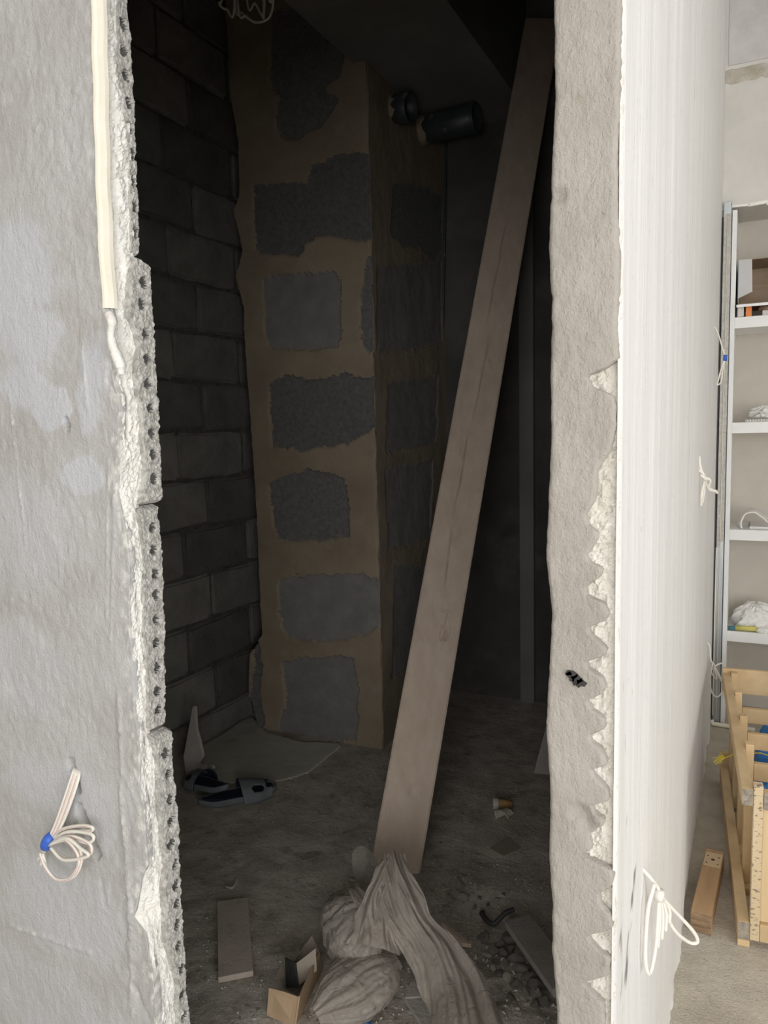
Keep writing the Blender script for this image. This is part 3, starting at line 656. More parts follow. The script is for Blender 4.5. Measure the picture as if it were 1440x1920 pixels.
# fourth shelf
zt = SHELF[3]+.0005
crumple('cloth_sack', (.045, SY+.13, zt), (.105,.10,.085), 'white_cloth', 8, 'slumped white cloth sack on the lowest shelf', 'sack', flat=.4, n=56, amp=.28, fr=2.5)
crumple('crumpled_tissue', (.085, SY+.015, zt), (.035,.018,.02), 'white_cloth', 18, 'crumpled white tissue at the shelf edge in front of the sack', 'tissue', fr=4)
lf = tag(empty('leaflet', (0, SY+.015, zt)), 'rolled yellow leaflet with a teal end in front of the sack', 'leaflet')
b = MB(); b.tube([(-.050, .0, .013), (.045, .004, .016)], [.0115,.0125], 12); b.build('yellow_sheet', 'yellow_print', lf, smooth=True)
b = MB(); b.tube([(-.082, -.004, .0105), (-.050, .0, .0125)], [.009,.0116], 12); b.build('teal_end', 'teal_print', lf, smooth=True)

# ================================================================== WOOD
mat('crate_pine', (.51,.355,.19), (.67,.505,.295), 7, (1,1,1), rough=.75, rnd=.10, bumps=((40,(1,.15,.15),.0015),), layers=((30,I3,.66,.74,(.34,.21,.11),.5),))
mat('crate_endgrain', (.20,.18,.15), (.44,.38,.30), 60, rough=.95, bumps=((120,I3,.004),))
mat('crate_stamped', (.55,.43,.27), (.66,.53,.35), 9, (1,1,.2), rough=.8, layers=((55,(1,1,2.2),.56,.60,(.10,.08,.06),.75),))
mat('crate_panel', (.58,.42,.23), (.70,.55,.33), 5, (9,1,.25), rough=.7)
ca = math.atan2(-.085, 1.09)                     # its long side leans this much off the room's depth
crate = tag(empty('wooden_crate', (0.0, 2.275, 0), -ca), 'open slatted pine crate with posts and rails beside the white partition', 'crate')
CL, CH, CW = 1.085, .475, .62
def cpart(name, m, x0, x1, y0, y1, z0, z1, bev=.003):
    return MB().box(x0, x1, y0, y1, z0, z1).build(name, m, crate, bevel=bev)
for u0 in (0.0, CW-.03):
    o = cpart('top_rail', 'crate_pine', u0, u0+.030, 0, CL, CH-.048, CH); 
    b = MB(); b.box(u0+.001, u0+.029, -.0015, .002, CH-.047, CH-.001); b.build('end_grain', 'crate_endgrain', o)
    o = cpart('bottom_rail', 'crate_pine', u0-.002, u0+.030, 0, CL, .022, .075)
    b = MB(); b.box(u0-.001, u0+.029, -.0015, .002, .023, .074); b.build('end_grain', 'crate_endgrain', o)
    cpart('skid', 'crate_pine', u0-.001, u0+.031, 0, CL, .0, .021)
pv = [0.0, .30, .555, .81, 1.045]
for q, v in enumerate(pv):
    for s_, u0 in ((0, .0305), (1, CW-.0555)):
        cpart('post', 'crate_stamped' if q == 0 else 'crate_pine', u0, u0+.025, v+.001, v+.034, .022, CH+.012)
for v in pv[1:-1]:
    cpart('cross_bar', 'crate_pine', .056, CW-.056, v+.004, v+.026, CH-.107, CH-.050)
cpart('end_board', 'crate_pine', .0, CW, CL+.001, CL+.022, CH-.085, CH+.018)
cpart('end_board', 'crate_pine', .0, CW, CL+.001, CL+.022, .05, .13)
cpart('front_rail', 'crate_pine', .056, CW-.056, .002, .030, CH-.055, CH-.004)
b = MB(); b.box(.057, CW-.057, -.001, .002, CH-.054, CH-.005); b.build('end_grain', 'crate_endgrain', crate)
cpart('front_panel', 'crate_panel', .056, CW-.056, .016, .026, .076, CH-.056)
cpart('front_rail', 'crate_pine', .056, CW-.056, .002, .030, .022, .0755)
for q in range(5): cpart('floor_slat', 'crate_pine', .031, CW-.031, .06+q*.21, .16+q*.21, .0005, .0215)
mat('blue_film', (.045,.21,.60), (.09,.33,.78), 9, rough=.35, bumps=((20,I3,.01),(70,I3,.004)))
def drape(name, c, rx, ry, h, matn, seed, label, cat, rz=0):
    n = 60; u = np.linspace(-1, 1, n); A, B = np.meshgrid(u, u)
    d = np.sqrt(A**2+B**2); hh = h*(1-np.maximum(np.abs(A), np.abs(B))**4)*(1+.30*fbm(A*2.2+B, B*2.2, seed)) + .12*h*np.abs(fbm(A*5+B*3, B*2.0, seed+3))
    hh = hh*smoothstep(1.0, .7, np.maximum(np.abs(A), np.abs(B))) + .003
    o = grid(name, np.stack([A*rx*(1+.12*vn(B*3, A*0, seed)), B*ry*(1+.12*vn(A*3, B*0, seed+1)), hh], -1), matn)
    o.location = c; o.rotation_euler[2] = rz; return tag(o, label, cat)
drape('blue_bag', (.19, 2.955, .024), .165, .088, .235, 'blue_film', 3, 'blue plastic bag stuffed between the crate cross bars', 'bag', .08)
drape('blue_bag', (.18, 3.215, .024), .165, .085, .30, 'blue_film', 9, 'blue plastic bag against the end board inside the crate', 'bag', .08)
mat('yellow_cord', (.70,.58,.06), (.80,.68,.12), 30, rough=.6)
cd = tag(empty('yellow_cord', (0, 0, 0)), 'yellow twine tied round the crate with a frayed knot', 'cord')
kn = onz(1352, 1428, .20); 
zc = .30; yk = 2.275+.62; xk = -.05-.004
b = MB(); b.tube([(xk-.004, yk, zc), (xk+.03, yk+.004, zc+.02), (xk+.11, yk+.02, zc+.03), (xk+.28, yk-.02, zc+.01), (xk+.5, yk-.05, zc)], .0022, 6); b.build('strand', 'yellow_cord', cd, smooth=True)
b = MB()
for q in range(14):
    a = random.uniform(-1.2, 1.2); l = random.uniform(.02, .045)
    b.tube([(xk-.004, yk, zc), (xk-.004-l*.6*math.cos(a), yk-.004*q/14, zc+l*.6*math.sin(a)), (xk-.004-l*math.cos(a*1.1), yk-.01, zc+l*math.sin(a*1.1)-.004)], .0013, 4)
b.build('frayed_knot', 'yellow_cord', cd)
# short timber offcut on the floor
mat('offcut_wood', (.38,.235,.12), (.50,.33,.18), 5, (6,.7,6), rough=.7, bumps=((30,(6,.6,6),.001),))
mat('offcut_bare', (.58,.43,.27), (.66,.52,.34), 9, rough=.8)
mat('offcut_end', (.12,.06,.03), (.42,.30,.18), 30, (.4,1,2.2), rough=.95, bumps=((60,(.5,1,3),.006),))
of = tag(empty('timber_offcut', (-.100, 2.29, 0), -.06), 'short squared timber offcut with a pale nailed patch on the floor', 'timber')
b = MB(); b.box(-.029, .029, .0, .385, 0, .062); b.build('beam', 'offcut_wood', of, bevel=.003)
b = MB(); b.box(-.028, .028, -.002, .001, .001, .061); b.build('end_grain', 'offcut_end', of)
b = MB(); b.box(-.026, .026, .275, .36, .061, .0635); pt = b.build('pale_patch', 'offcut_bare', of)
for (x, y, r) in ((-.017,.29,.003),(.017,.29,.003),(-.017,.335,.003),(.017,.335,.003),(0,.315,.006)):
    b = MB(); b.tube([(x, y, .060), (x, y, .0640)], r, 10); b.build('nail_hole_shade', 'rubber_and_shade_black', pt)  # black discs on the surface stand in for the shade inside the holes

# ================================================================== CABLES
mat('cable_white', (.74,.71,.64), (.82,.79,.73), 30, rough=.5)
mat('cable_red', (.55,.27,.25), (.62,.34,.31), 30, rough=.5)
mat('tape_blue', (.03,.10,.50), (.05,.16,.62), 40, rough=.4)
# bundle on the grey wall
cb = tag(empty('cable_bundle', (0, 0, 0)), 'coiled white cables with red stripes tied with blue tape on grey wall', 'cables')
def fy(x, y, d): return ony(x, y, FY-d)
for q in range(5):
    j = q*1.0
    pts = [fy(141+j*1.6, 1436+j, -.012), fy(136+j*3, 1452+j, .006), fy(120+j*3.6, 1500, .018), fy(104+j*3.2, 1545, .022), fy(92+j*2.2, 1572, .024)]
    b = MB(); b.tube(spl(pts), .0031, 7); o = b.build('lead', 'cable_white', cb, smooth=True)
    if q in (1, 3):
        b2 = MB(); b2.tube([p+np.array([.001,-.0027,0]) for p in spl(pts)], .0006, 5); b2.build('red_stripe', 'cable_red', o)
loops = [[(92,1578),(115,1556),(150,1548),(172,1551),(170,1558),(140,1560),(95,1580)], [(93,1580),(125,1560),(165,1562),(176,1571),(165,1580),(130,1574),(95,1582)],
         [(94,1583),(130,1568),(165,1580),(171,1598),(150,1610),(118,1606),(95,1586)], [(93,1583),(120,1570),(145,1585),(153,1612),(140,1642),(112,1650),(90,1632),(80,1600)],
         [(93,1585),(118,1573),(140,1592),(148,1618),(132,1646),(105,1648),(85,1625),(75,1600)], [(95,1583),(125,1572),(150,1590),(165,1605),(120,1612),(95,1590)]]
for q, lp in enumerate(loops):
    n_ = len(lp); pts = [fy(x, y, .020+.010*math.sin(i/(n_-1)*math.pi)+.003*q) for i, (x, y) in enumerate(lp)]
    b = MB(); b.tube(spl(pts), .0032, 7); o = b.build('loop', 'cable_white', cb, smooth=True)
    if q % 2 == 0 or q == 3:
        b2 = MB(); b2.tube([p+np.array([.0008,-.0029,0]) for p in spl(pts)], .0006, 5); b2.build('red_stripe', 'cable_red', o)
for q, (x, y) in enumerate(((72,1612),(77,1622))):
    b = MB(); b.tube(spl([fy(92, 1580, .024), fy((92+x)/2-2, 1598, .024), fy(x, y, .022)]), .0031, 7); b.build('cable_end', 'cable_white', cb, smooth=True)
b = MB(); c0 = fy(97, 1567, .026); c1 = fy(85, 1588, .026); b.tube([c0, c0*.7+c1*.3, c0*.3+c1*.7, c1], [.0095,.0125,.013,.0105], 10); b.build('blue_tape', 'tape_blue', cb, smooth=True)
# bundles along the white partition
def wx_(x, y, d): return onx(x, y, WX+d)
def wall_bundle(name, label, strands, r, tape=None):
    t = tag(empty(name, (0,0,0)), label, 'cables', None)
    for s in strands:
        b = MB(); b.tube(spl(s, 10), r, 7); b.build('lead', 'cable_white', t, smooth=True)
    if tape:
        b = MB(); b.tube(tape, r*2.6, 9); b.build('tape_wrap', 'tape_blue' if name == 'taped_cable' else 'cable_white', t, smooth=True)
    return t
A = onx(1205, 1632, WX); ay, az = A[1], A[2]
def wp(d, dy, dz): return np.array([WX+d, ay+dy, az+dz])
st_ = [[wp(-.008,0,.01), wp(.012,.004,-.012), wp(.022,.02,-.035), wp(.026,.025,-.05)]]
st_ += [[wp(.02,.0,-.02), wp(.012,-.022,-.06), wp(.010,-.03,-.14), wp(.016,-.018,-.175), wp(.024,-.004,-.13), wp(.026,.02,-.05)]]
st_ += [[wp(.026,.02,-.05), wp(.05,.06,-.10), wp(.078,.10,-.155), wp(.085,.11,-.18), wp(.070,.10,-.178), wp(.045,.06,-.13), wp(.028,.025,-.055)]]
st_ += [[wp(.026,.022,-.05), wp(.028+.004*q,.012+.012*q,-.09), wp(.026+.005*q,.006+.014*q,-.14+.008*q)] for q in range(4)]
wall_bundle('cable_bundle', 'thick looped cream cables hanging low on the near end of white partition', st_, .0034, [wp(.026,.02,-.042), wp(.026,.021,-.06)])
def small_bundle(name, label, px, pts, r, tape=None):
    return wall_bundle(name, label, [[wx_(x, y, d) if False else np.array([WX+d, px_y, pz]) for (d, px_y, pz) in s] for s in pts], r, tape)
c = onx(1310, 890, WX); y_, z_ = c[1], c[2]
small_bundle('cable_stub', 'short knotted bundle of cream cable ends at mid height of white partition', None,
    [[(-.01,y_,z_+.02),(.012,y_,z_+.005),(.018,y_+.01,z_-.02)], [(.0,y_,z_+.06),(.006,y_,z_+.02),(.018,y_+.01,z_-.02)], [(.018,y_+.01,z_-.02),(.012,y_-.02,z_-.06),(.010,y_-.01,z_-.10)], [(.018,y_+.01,z_-.02),(.016,y_+.01,z_-.06),(.012,y_+.02,z_-.095)],
     [(.018,y_+.01,z_-.02),(.03,y_+.04,z_-.05),(.052,y_+.06,z_-.058)], [(.018,y_+.01,z_-.01),(.034,y_+.02,z_-.02),(.03,y_+.04,z_-.045),(.055,y_+.07,z_-.064)], [(.006,y_-.01,z_-.0),(.022,y_+.0,z_-.015),(.014,y_+.03,z_-.03)]], .0048)
c = onx(1340, 610, WX); y_, z_ = c[1], c[2]
small_bundle('taped_cable', 'thin white cable loop with a blue tape wrap high on white partition', None,
    [[(-.01,y_,z_+.01),(.012,y_+.002,z_-.03),(.036,y_+.01,z_-.11),(.044,y_+.01,z_-.135)], [(.044,y_+.01,z_-.135),(.03,y_,z_-.18),(.018,y_-.01,z_-.235),(.016,y_-.01,z_-.25),(.03,y_,z_-.235),(.036,y_+.005,z_-.18),(.044,y_+.01,z_-.14)]], .0030, [np.array([WX+.044,y_+.01,z_-.125]), np.array([WX+.043,y_+.01,z_-.150])])
c = onx(1325, 1215, WX); y_, z_ = min(c[1], 3.7), c[2]
y_ = 3.55; v = ray(1328, 1215); z_ = EYE + v[2]*((y_)/v[1])
small_bundle('cable_coil', 'white cable coil hanging above the crate end on white partition', None,
    [[(-.01,y_,z_+.03),(.008,y_,z_+.01),(.014,y_,z_-.05),(.03,y_+.01,z_-.08)], [(.03,y_,z_-.08),(.06,y_+.02,z_-.07),(.075,y_+.02,z_-.11),(.07,y_+.02,z_-.18),(.045,y_+.01,z_-.22),(.022,y_,z_-.20),(.012,y_,z_-.14),(.02,y_,z_-.09)],
     [(.03,y_,z_-.08),(.05,y_+.01,z_-.12),(.068,y_+.01,z_-.16),(.055,y_+.01,z_-.14),(.03,y_,z_-.085)], [(.022,y_,z_-.07),(.018,y_,z_-.11),(.04,y_+.01,z_-.14),(.03,y_,z_-.09)]], .0035)
# ================================================================== THINGS IN THE CLOSET
mat('plank_wood', (.48,.38,.30), (.585,.48,.39), 5, (5,5,.8), rough=.85, bumps=((24,(3,3,.5),.0016),(140,I3,.001)),
    layers=((12,(1,1,.5),.62,.74,(.33,.27,.22),.6),(50,I3,.70,.75,(.58,.52,.46),.5)))
mat('dusty_board', (.40,.34,.285), (.50,.43,.37), 8, rough=.9, bumps=((30,I3,.002),(120,I3,.001)), layers=((14,I3,.6,.7,(.28,.24,.20),.6),))
mat('stone_board', (.28,.26,.235), (.38,.355,.325), 8, rough=.95, bumps=((30,I3,.003),(120,I3,.002)), layers=((10,I3,.55,.7,(.36,.33,.30),.6),))
mat('pvc_grey', (.035,.042,.046), (.06,.07,.075), 10, rough=.45, layers=((14,I3,.62,.68,(.30,.27,.22),.8),))
mat('rubber_grey', (.13,.145,.158), (.185,.20,.21), 14, rough=.7, bumps=((90,I3,.001),))
mat('rubber_navy', (.012,.018,.035), (.02,.028,.05), 14, rough=.7)
mat('lino', (.47,.46,.385), (.55,.54,.46), 3, rough=.6, layers=((4,I3,.56,.72,(.27,.23,.17),.8),))
mat('foam_white', (.44,.41,.37), (.52,.49,.45), 12, rough=.8, bumps=((60,I3,.002),))
mat('carton_brown', (.36,.25,.15), (.48,.35,.22), 8, (1,1,.4), rough=.85, bumps=((40,(1,1,.3),.002),))
mat('carton_dull', (.25,.21,.165), (.33,.28,.225), 8, rough=.9, bumps=((30,I3,.002),))
mat('carton_black', (.02,.022,.02), (.035,.04,.035), 12, rough=.6)
mat('crumb', (.46,.43,.385), (.58,.55,.50), 20, rough=.95, rnd=.25, bumps=((60,I3,.004),))
mat('crumb_dark', (.22,.20,.175), (.33,.30,.27), 20, rough=.95, rnd=.25, bumps=((60,I3,.004),))
mat('cup_paper', (.46,.42,.34), (.54,.50,.42), 20, rough=.8)
mat('cup_brown', (.30,.17,.06), (.40,.24,.10), 20, rough=.7)
mat('blue_cap', (.02,.07,.20), (.03,.09,.25), 10, rough=.4)
mat('foil', (.62,.61,.60), (.74,.73,.72), 30, rough=.35, metal=.6, bumps=((60,I3,.006),))
# milky plastic film
def film(name, c, transp, rough=.24):
    m = bpy.data.materials.new(name); m.use_nodes = True; nt = m.node_tree; N = nt.nodes; L = nt.links
    p = N['Principled BSDF']; p.inputs['Base Color'].default_value = (*c, 1); p.inputs['Roughness'].default_value = rough
    tr = N.new('ShaderNodeBsdfTranslucent'); tr.inputs[0].default_value = (*c, 1)
    tp = N.new('ShaderNodeBsdfTransparent'); m1 = N.new('ShaderNodeMixShader'); m1.inputs[0].default_value = .35
    L.new(p.outputs[0], m1.inputs[1]); L.new(tr.outputs[0], m1.inputs[2])
    m2 = N.new('ShaderNodeMixShader'); L.new(m1.outputs[0], m2.inputs[1]); L.new(tp.outputs[0], m2.inputs[2])
    lw = N.new('ShaderNodeLayerWeight'); lw.inputs[0].default_value = .35
    mr = N.new('ShaderNodeMapRange'); mr.inputs['To Min'].default_value = transp; mr.inputs['To Max'].default_value = transp*.3
    L.new(lw.outputs['Facing'], mr.inputs['Value']); L.new(mr.outputs[0], m2.inputs[0])
    L.new(m2.outputs[0], N['Material Output'].inputs[0])
    tc = N.new('ShaderNodeTexCoord'); n = N.new('ShaderNodeTexNoise'); n.inputs['Scale'].default_value = 40; n.inputs['Detail'].default_value = 4
    n.inputs['Distortion'].default_value = 1.2
    L.new(tc.outputs['Object'], n.inputs['Vector']); bp = N.new('ShaderNodeBump'); bp.inputs['Distance'].default_value = .006
    L.new(n.outputs['Fac'], bp.inputs['Height']); L.new(bp.outputs[0], p.inputs['Normal'])
    MATS[name] = m
film('bag_film', (.60,.545,.48), .20); film('thin_film', (.66,.62,.56), .72)

# leaning plank ------------------------------------------------------------------------------------
Bq = np.array([onz(745, 1660)[0], 2.15, 0.0])
def plank_pt(px, py, depth):
    v = ray(px, py); return CP + v*(depth/FOC)
T = plank_pt(984, 233, 3.47)                       # a point of its centre line high up
Bc = plank_pt(741, 1628, 2.60)                     # and near the floor
ax = _unit(T-Bc)
Bc = Bc - ax*((Bc[2]-.004)/ax[2])                  # foot on the floor
Ltop = (3.84-Bc[1])/ax[1]; PL = Ltop
viewn = _unit(CP-Bc*.5-T*.5); wv = _unit(np.cross(ax, viewn))     # across the width
wv = _unit(wv + .10*viewn); nv = _unit(np.cross(wv, ax)); wv = _unit(np.cross(ax, nv))
if nv@viewn < 0: nv = -nv; wv = -wv
PW, PT = .172, .045
us = np.linspace(-PW/2, PW/2, 61); vs = np.arange(0, PL, .008); Ug, Vg = np.meshgrid(us, vs)
hq = .0012*fbm(Ug*20, Vg*3, 401) + .0006*fbm(Ug*90, Vg*30, 402)
for (v0, v1, u0, u1) in ((PL*.555, PL*.70, -.012, -.006), (PL*.44, PL*.55, -.004, .008), (PL*.33, PL*.44, -.01, -.012), (PL*.26, PL*.33, .004, -.01)):
    tt = (Vg-v0)/(v1-v0); cu = u0+(u1-u0)*tt+.003*vn(Vg*9, Vg*0, 5)
    hq -= .006*np.exp(-((Ug-cu)/.0022)**2)*((tt > 0) & (tt < 1))*np.clip(np.sin(np.pi*np.clip(tt, 0, 1))*2, 0, 1)
def plank_uv(px, py):
    v = ray(px, py); t = ((Bc-CP)@nv)/(v@nv); q = CP+v*t-Bc; return q@wv, q@ax
ku, kv = plank_uv(832, 1172); wig = fbm(Ug*26, Vg*9, 411); ell = ((Ug-ku)/.034)**2+((Vg-kv)/.085)**2
hq -= .005*np.exp(-(wig/.05)**2)*(ell < 1+.5*vn(Ug*40, Vg*14, 412))
hq += .0012*fbm(Ug*45, Vg*25, 413)
edge = .004*smoothstep(.006, 0, PW/2-np.abs(Ug))
def pp(u, v, n): return Bc[None,None,:]+u[...,None]*wv+v[...,None]*ax+n[...,None]*nv
P = pp(Ug, Vg, hq-edge)
back = pp(np.stack([us[:1]*np.ones(1)]*len(vs)), vs[:,None], np.full((len(vs),1), -PT)); back2 = pp(np.stack([us[-1:]*np.ones(1)]*len(vs)), vs[:,None], np.full((len(vs),1), -PT))
P = np.concatenate([back, P, back2, back], 1)
o = grid('leaning_plank', P, 'plank_wood', smooth=False)
me = o.data; bm = bmesh.new(); bm.from_mesh(me); bmesh.ops.remove_doubles(bm, verts=bm.verts, dist=1e-5)
bmesh.ops.holes_fill(bm, edges=[e for e in bm.edges if e.is_boundary]); bm.to_mesh(me); bm.free()
tag(o, 'long cracked dusty plank leaning up into the ceiling shaft', 'plank')

# pipe stubs under the ceiling, near the pillar
def pipe(name, c0, c1, r, label):
    t = tag(empty(name, tuple(c0)), label, 'pipe', 'grey drain pipe stubs'); a = np.array(c0, float); d = np.array(c1, float)-a; L = np.linalg.norm(d); d /= L
    s1 = _unit(np.cross(d, [0,0,1])); s2 = np.cross(s1, d); n = 28; prof = [(0, r-.006), (0, r), (.25*L, r), (.27*L, r+.004), (L-.002, r+.004), (L, r+.001), (L, r-.006), (.1*L, r-.006)]
    V = []; 
    for (l, rr) in prof:
        for q in range(n): th = 2*math.pi*q/n; V.append(d*l+rr*(math.cos(th)*s1+math.sin(th)*s2))
    F = [(i*n+q, i*n+(q+1)%n, (i+1)*n+(q+1)%n, (i+1)*n+q) for i in range(len(prof)-1) for q in range(n)]
    b = MB(); b.add(V, F); b.build('tube', 'pvc_grey', t, smooth=True)
    b = MB(); b.add([p for p in [d*(.0+.02*random.random())+(r+.012*random.random()+.002)*(math.cos(2*math.pi*q/18)*s1+math.sin(2*math.pi*q/18)*s2) for q in range(18)]+[d*(.045+.03*random.random())+(r+.001)*(math.cos(2*math.pi*q/18)*s1+math.sin(2*math.pi*q/18)*s2) for q in range(18)]],
        [(q, (q+1)%18, 18+(q+1)%18, 18+q) for q in range(18)]); b.build('mortar_collar', 'tan_mortar', t, smooth=True)
    return t
pipe('drain_pipe', (PLX1-.02, 3.40, 3.005), (PLX1+.085, 3.39, 2.995), .064, 'short grey pipe stub near the pillar corner under the ceiling')
pipe('drain_pipe', (PLX1-.02, 3.72, 3.02), (PLX1+.30, 3.70, 3.015), .066, 'longer grey pipe stub with mortar collar under the ceiling')
# cable down the far corner
b = MB(); b.tube(spl([ony(836, 262, CBY-.02), ony(834, 420, CBY-.02), ony(829, 640, CBY-.02), ony(820, 800, CBY-.02), ony(812, 960, CBY-.02), ony(806, 1150, CBY-.02)+np.array([0,0,0])], 8), .0075, 8)
o = b.build('conduit', 'pvc_grey', smooth=True); tag(o, 'thin conduit running down the dark corner behind the pillar', 'conduit')
# cable coil under the ceiling
cc = tag(empty('ceiling_cable', (0,0,0)), 'coil of thin white cable hanging from the dark ceiling', 'cables')
Yc = 2.45
for q, lp in enumerate([[(440,-60),(418,-30),(411,5),(425,17),(440,0),(446,-60)], [(448,-60),(445,-5),(462,30),(482,42),(505,32),(512,0),(500,-30),(480,-60)], [(446,-60),(440,-8),(455,25),(474,40),(478,42)],
                        [(455,-60),(462,-10),(478,6),(496,0),(486,-60)], [(482,-60),(494,0),(490,30)]]):
    pts = []
    for (x, y) in lp:
        p = ony(x, y, Yc+.02*q); 
        if y <= -60: p = ony(x, -60, Yc+.02*q); p[2] = TOP-.0005
        pts.append(p)
    b = MB(); b.tube(spl(pts, 10), .0045, 6); b.build('loop', 'cable_white', cc, smooth=True)

# slippers -----------------------------------------------------------------------------------------
def slipper(name, label):
    t = tag(empty(name), label, 'slipper', None)
    n = 44; out = []
    for q in range(n):                               # sole outline, toe towards +x
        a = 2*math.pi*q/n; x = .135*math.cos(a); w = .046+.010*math.cos(a-.3)-.008*math.exp(-((x+.01)/.05)**2)
        out.append((x, w*math.sin(a)*(abs(math.sin(a))**-.15 if abs(math.sin(a)) > 1e-3 else 1)))
    b = MB(); lv = [(0,.94),(.004,1.0),(.016,1.0),(.022,.985)]; V = []; F = []
    for (z, s) in lv: V += [(x*s, y*s, z+.010*max(0, abs(x)-.09)/.045) for x, y in out]
    for i in range(len(lv)-1): F += [(i*n+q, i*n+(q+1)%n, (i+1)*n+(q+1)%n, (i+1)*n+q) for q in range(n)]
    F.append(tuple(range(n))[::-1]); b.add(V, F); b.add([V[3*n+q] for q in range(n)]+[(x*.9, y*.88, .0215+.010*max(0, abs(x*.9)-.09)/.045) for x, y in out], [(q, (q+1)%n, n+(q+1)%n, n+q) for q in range(n)])
    b.build('sole', 'rubber_grey', t, smooth=True)
    b = MB(); b.add([(x*.91, y*.89, .0205+.010*max(0, abs(x*.9)-.09)/.045) for x, y in out], [tuple(range(n))]); b.build('footbed', 'rubber_navy', t)
    us = np.linspace(0, 1, 31); vs = np.linspace(0, 1, 25); U_, V_ = np.meshgrid(us, vs)      # vamp: u across, v along
    th = (U_-.5)*math.pi*1.06; x = .008+.100*V_
    wd = .054-.016*smoothstep(.5, 1, V_); hz = .056*(1-.42*V_)
    P = np.stack([x+.012*np.cos(th)*(1-2*V_)*-.5, wd*np.sin(th), .008+hz*np.maximum(np.cos(th), -.1)], -1)
    Uc = (U_[:-1,:-1]+U_[1:,1:])/2; Vc = (V_[:-1,:-1]+V_[1:,1:])/2
    keep = np.ones_like(Uc, bool)
    for (cu, cv, ru, rv) in ((.27,.52,.07,.20),(.73,.52,.07,.20)): keep &= ((Uc-cu)/ru)**2+((Vc-cv)/rv)**2 > 1
    keep &= ~((Vc > .80) & (np.abs(Uc-.5) < .24))
    o = grid('vamp', P, ['rubber_navy','rubber_grey'], t, keep=keep); md = o.modifiers.new('thick', 'SOLIDIFY'); md.thickness = .0055; md.material_offset = 1
    return t
sl = slipper('slipper', 'grey and navy rubber slipper lying flat under the other slipper')
a0 = np.array([-1.985, 2.30]); a1 = np.array([-1.775, 2.545]); c = (a0+a1)/2
sl.location = (c[0], c[1], fh(*c)+.002); sl.rotation_euler = (0, 0, math.atan2(a1[1]-a0[1], a1[0]-a0[0]))
sl2 = slipper('slipper', 'grey and navy rubber slipper resting its heel on the other slipper')
a0 = np.array([-1.90, 2.375]); a1 = np.array([-2.16, 2.445]); c = (a0+a1)/2
sl2.scale = (1.08,1.08,1.08); sl.scale = (1.22,1.22,1.22); sl2.location = (c[0], c[1], fh(*c)+.030); sl2.rotation_euler = (.05, .14, math.atan2(a1[1]-a0[1], a1[0]-a0[0]))
# linoleum scrap
pl = [(375,1402),(455,1342),(470,1342),(500,1372),(560,1392),(640,1393),(640,1402),(612,1424),(572,1452),(530,1466),(470,1470),(400,1466),(372,1440)]
pts = [onz(x, y) for x, y in pl]; pts[1][0] = pts[2][0]-.06; pts = [np.array([max(p[0], CLX+.012), min(p[1], PLY-.015) if p[0] > PLX0-.04 else p[1], 0]) for p in pts]
xs = np.arange(CLX, -1.6, .012); ys = np.arange(2.4, 3.4, .012); Xg, Yg = np.meshgrid(xs, ys)
Zg = floor_h(Xg, Yg)+.004+.010*np.maximum(0, fbm(Xg*4, Yg*4, 501))
kp = in_poly(Xg+.006, Yg+.006, [(p[0], p[1]) for p in pts])
o = grid('linoleum_scrap', np.stack([Xg, Yg, Zg], -1), 'lino', keep=kp[:-1,:-1]); md = o.modifiers.new('thick', 'SOLIDIFY'); md.thickness = .003
tag(o, 'torn olive-grey linoleum scrap on the floor beside the pillar', 'floor covering')
# pale torn foam strip standing against the block wall
fo = [(352,1320),(356,1322),(361,1362),(368,1382),(374,1402),(376,1412),(370,1425),(380,1428),(394,1428),(398,1434),(388,1444),(362,1450),(348,1446),(341,1412),(345,1380)]
FYp = 2.505
fp = [ony(x, y, FYp) for x, y in fo]; zm = min(p[2] for p in fp); base = fh(-2.2, FYp)
b = MB(); b.prism([(p[0], FYp+.10*(p[2]-zm), p[2]-zm+base+.001) for p in fp], (.004, .012, 0)); o = b.build('foam_strip', 'foam_white', bevel=.0015)
tag(o, 'torn pale foam strip with a pointed tip behind the slippers', 'foam')
# loose boards
def quad_board(name, px, z, th, m, label, cat):
    P3 = [onz(x, y, z) for x, y in px]; b = MB(); b.prism(P3, (0, 0, -th)); o = b.build(name, m, bevel=.0015); return tag(o, label, cat)
quad_board('board_offcut', [(407,1690),(465,1682),(475,1820),(409,1833)], .022, .017, 'dusty_board', 'smooth tan board offcut lying alone on the dusty floor', 'board')
o = MB()
A_, B_, C_, D_ = onz(946, 1727, .050), onz(993, 1713, .055), onz(1062, 1800, .105), onz(1044, 1866, .085)
C_ = B_+(C_-B_)*1.35; D_ = A_+(C_-B_)
o.prism([A_, B_, C_, D_], (.004, -.002, -.022)); o = o.build('stone_board', 'stone_board', bevel=.002); tag(o, 'grey dusty board propped on rubble beside the doorway', 'board')
sb = MB(); q0 = onz(1000, 1450); sb.prism([q0+np.array([0,0,.002]), q0+np.array([.16,.03,.002]), q0+np.array([.19,.16,.20]), q0+np.array([.03,.13,.20])], (.004,-.012,.004))
tag(sb.build('leaning_tile', 'stone_board', bevel=.002), 'pale tile tilted against the dark closet wall', 'tile')
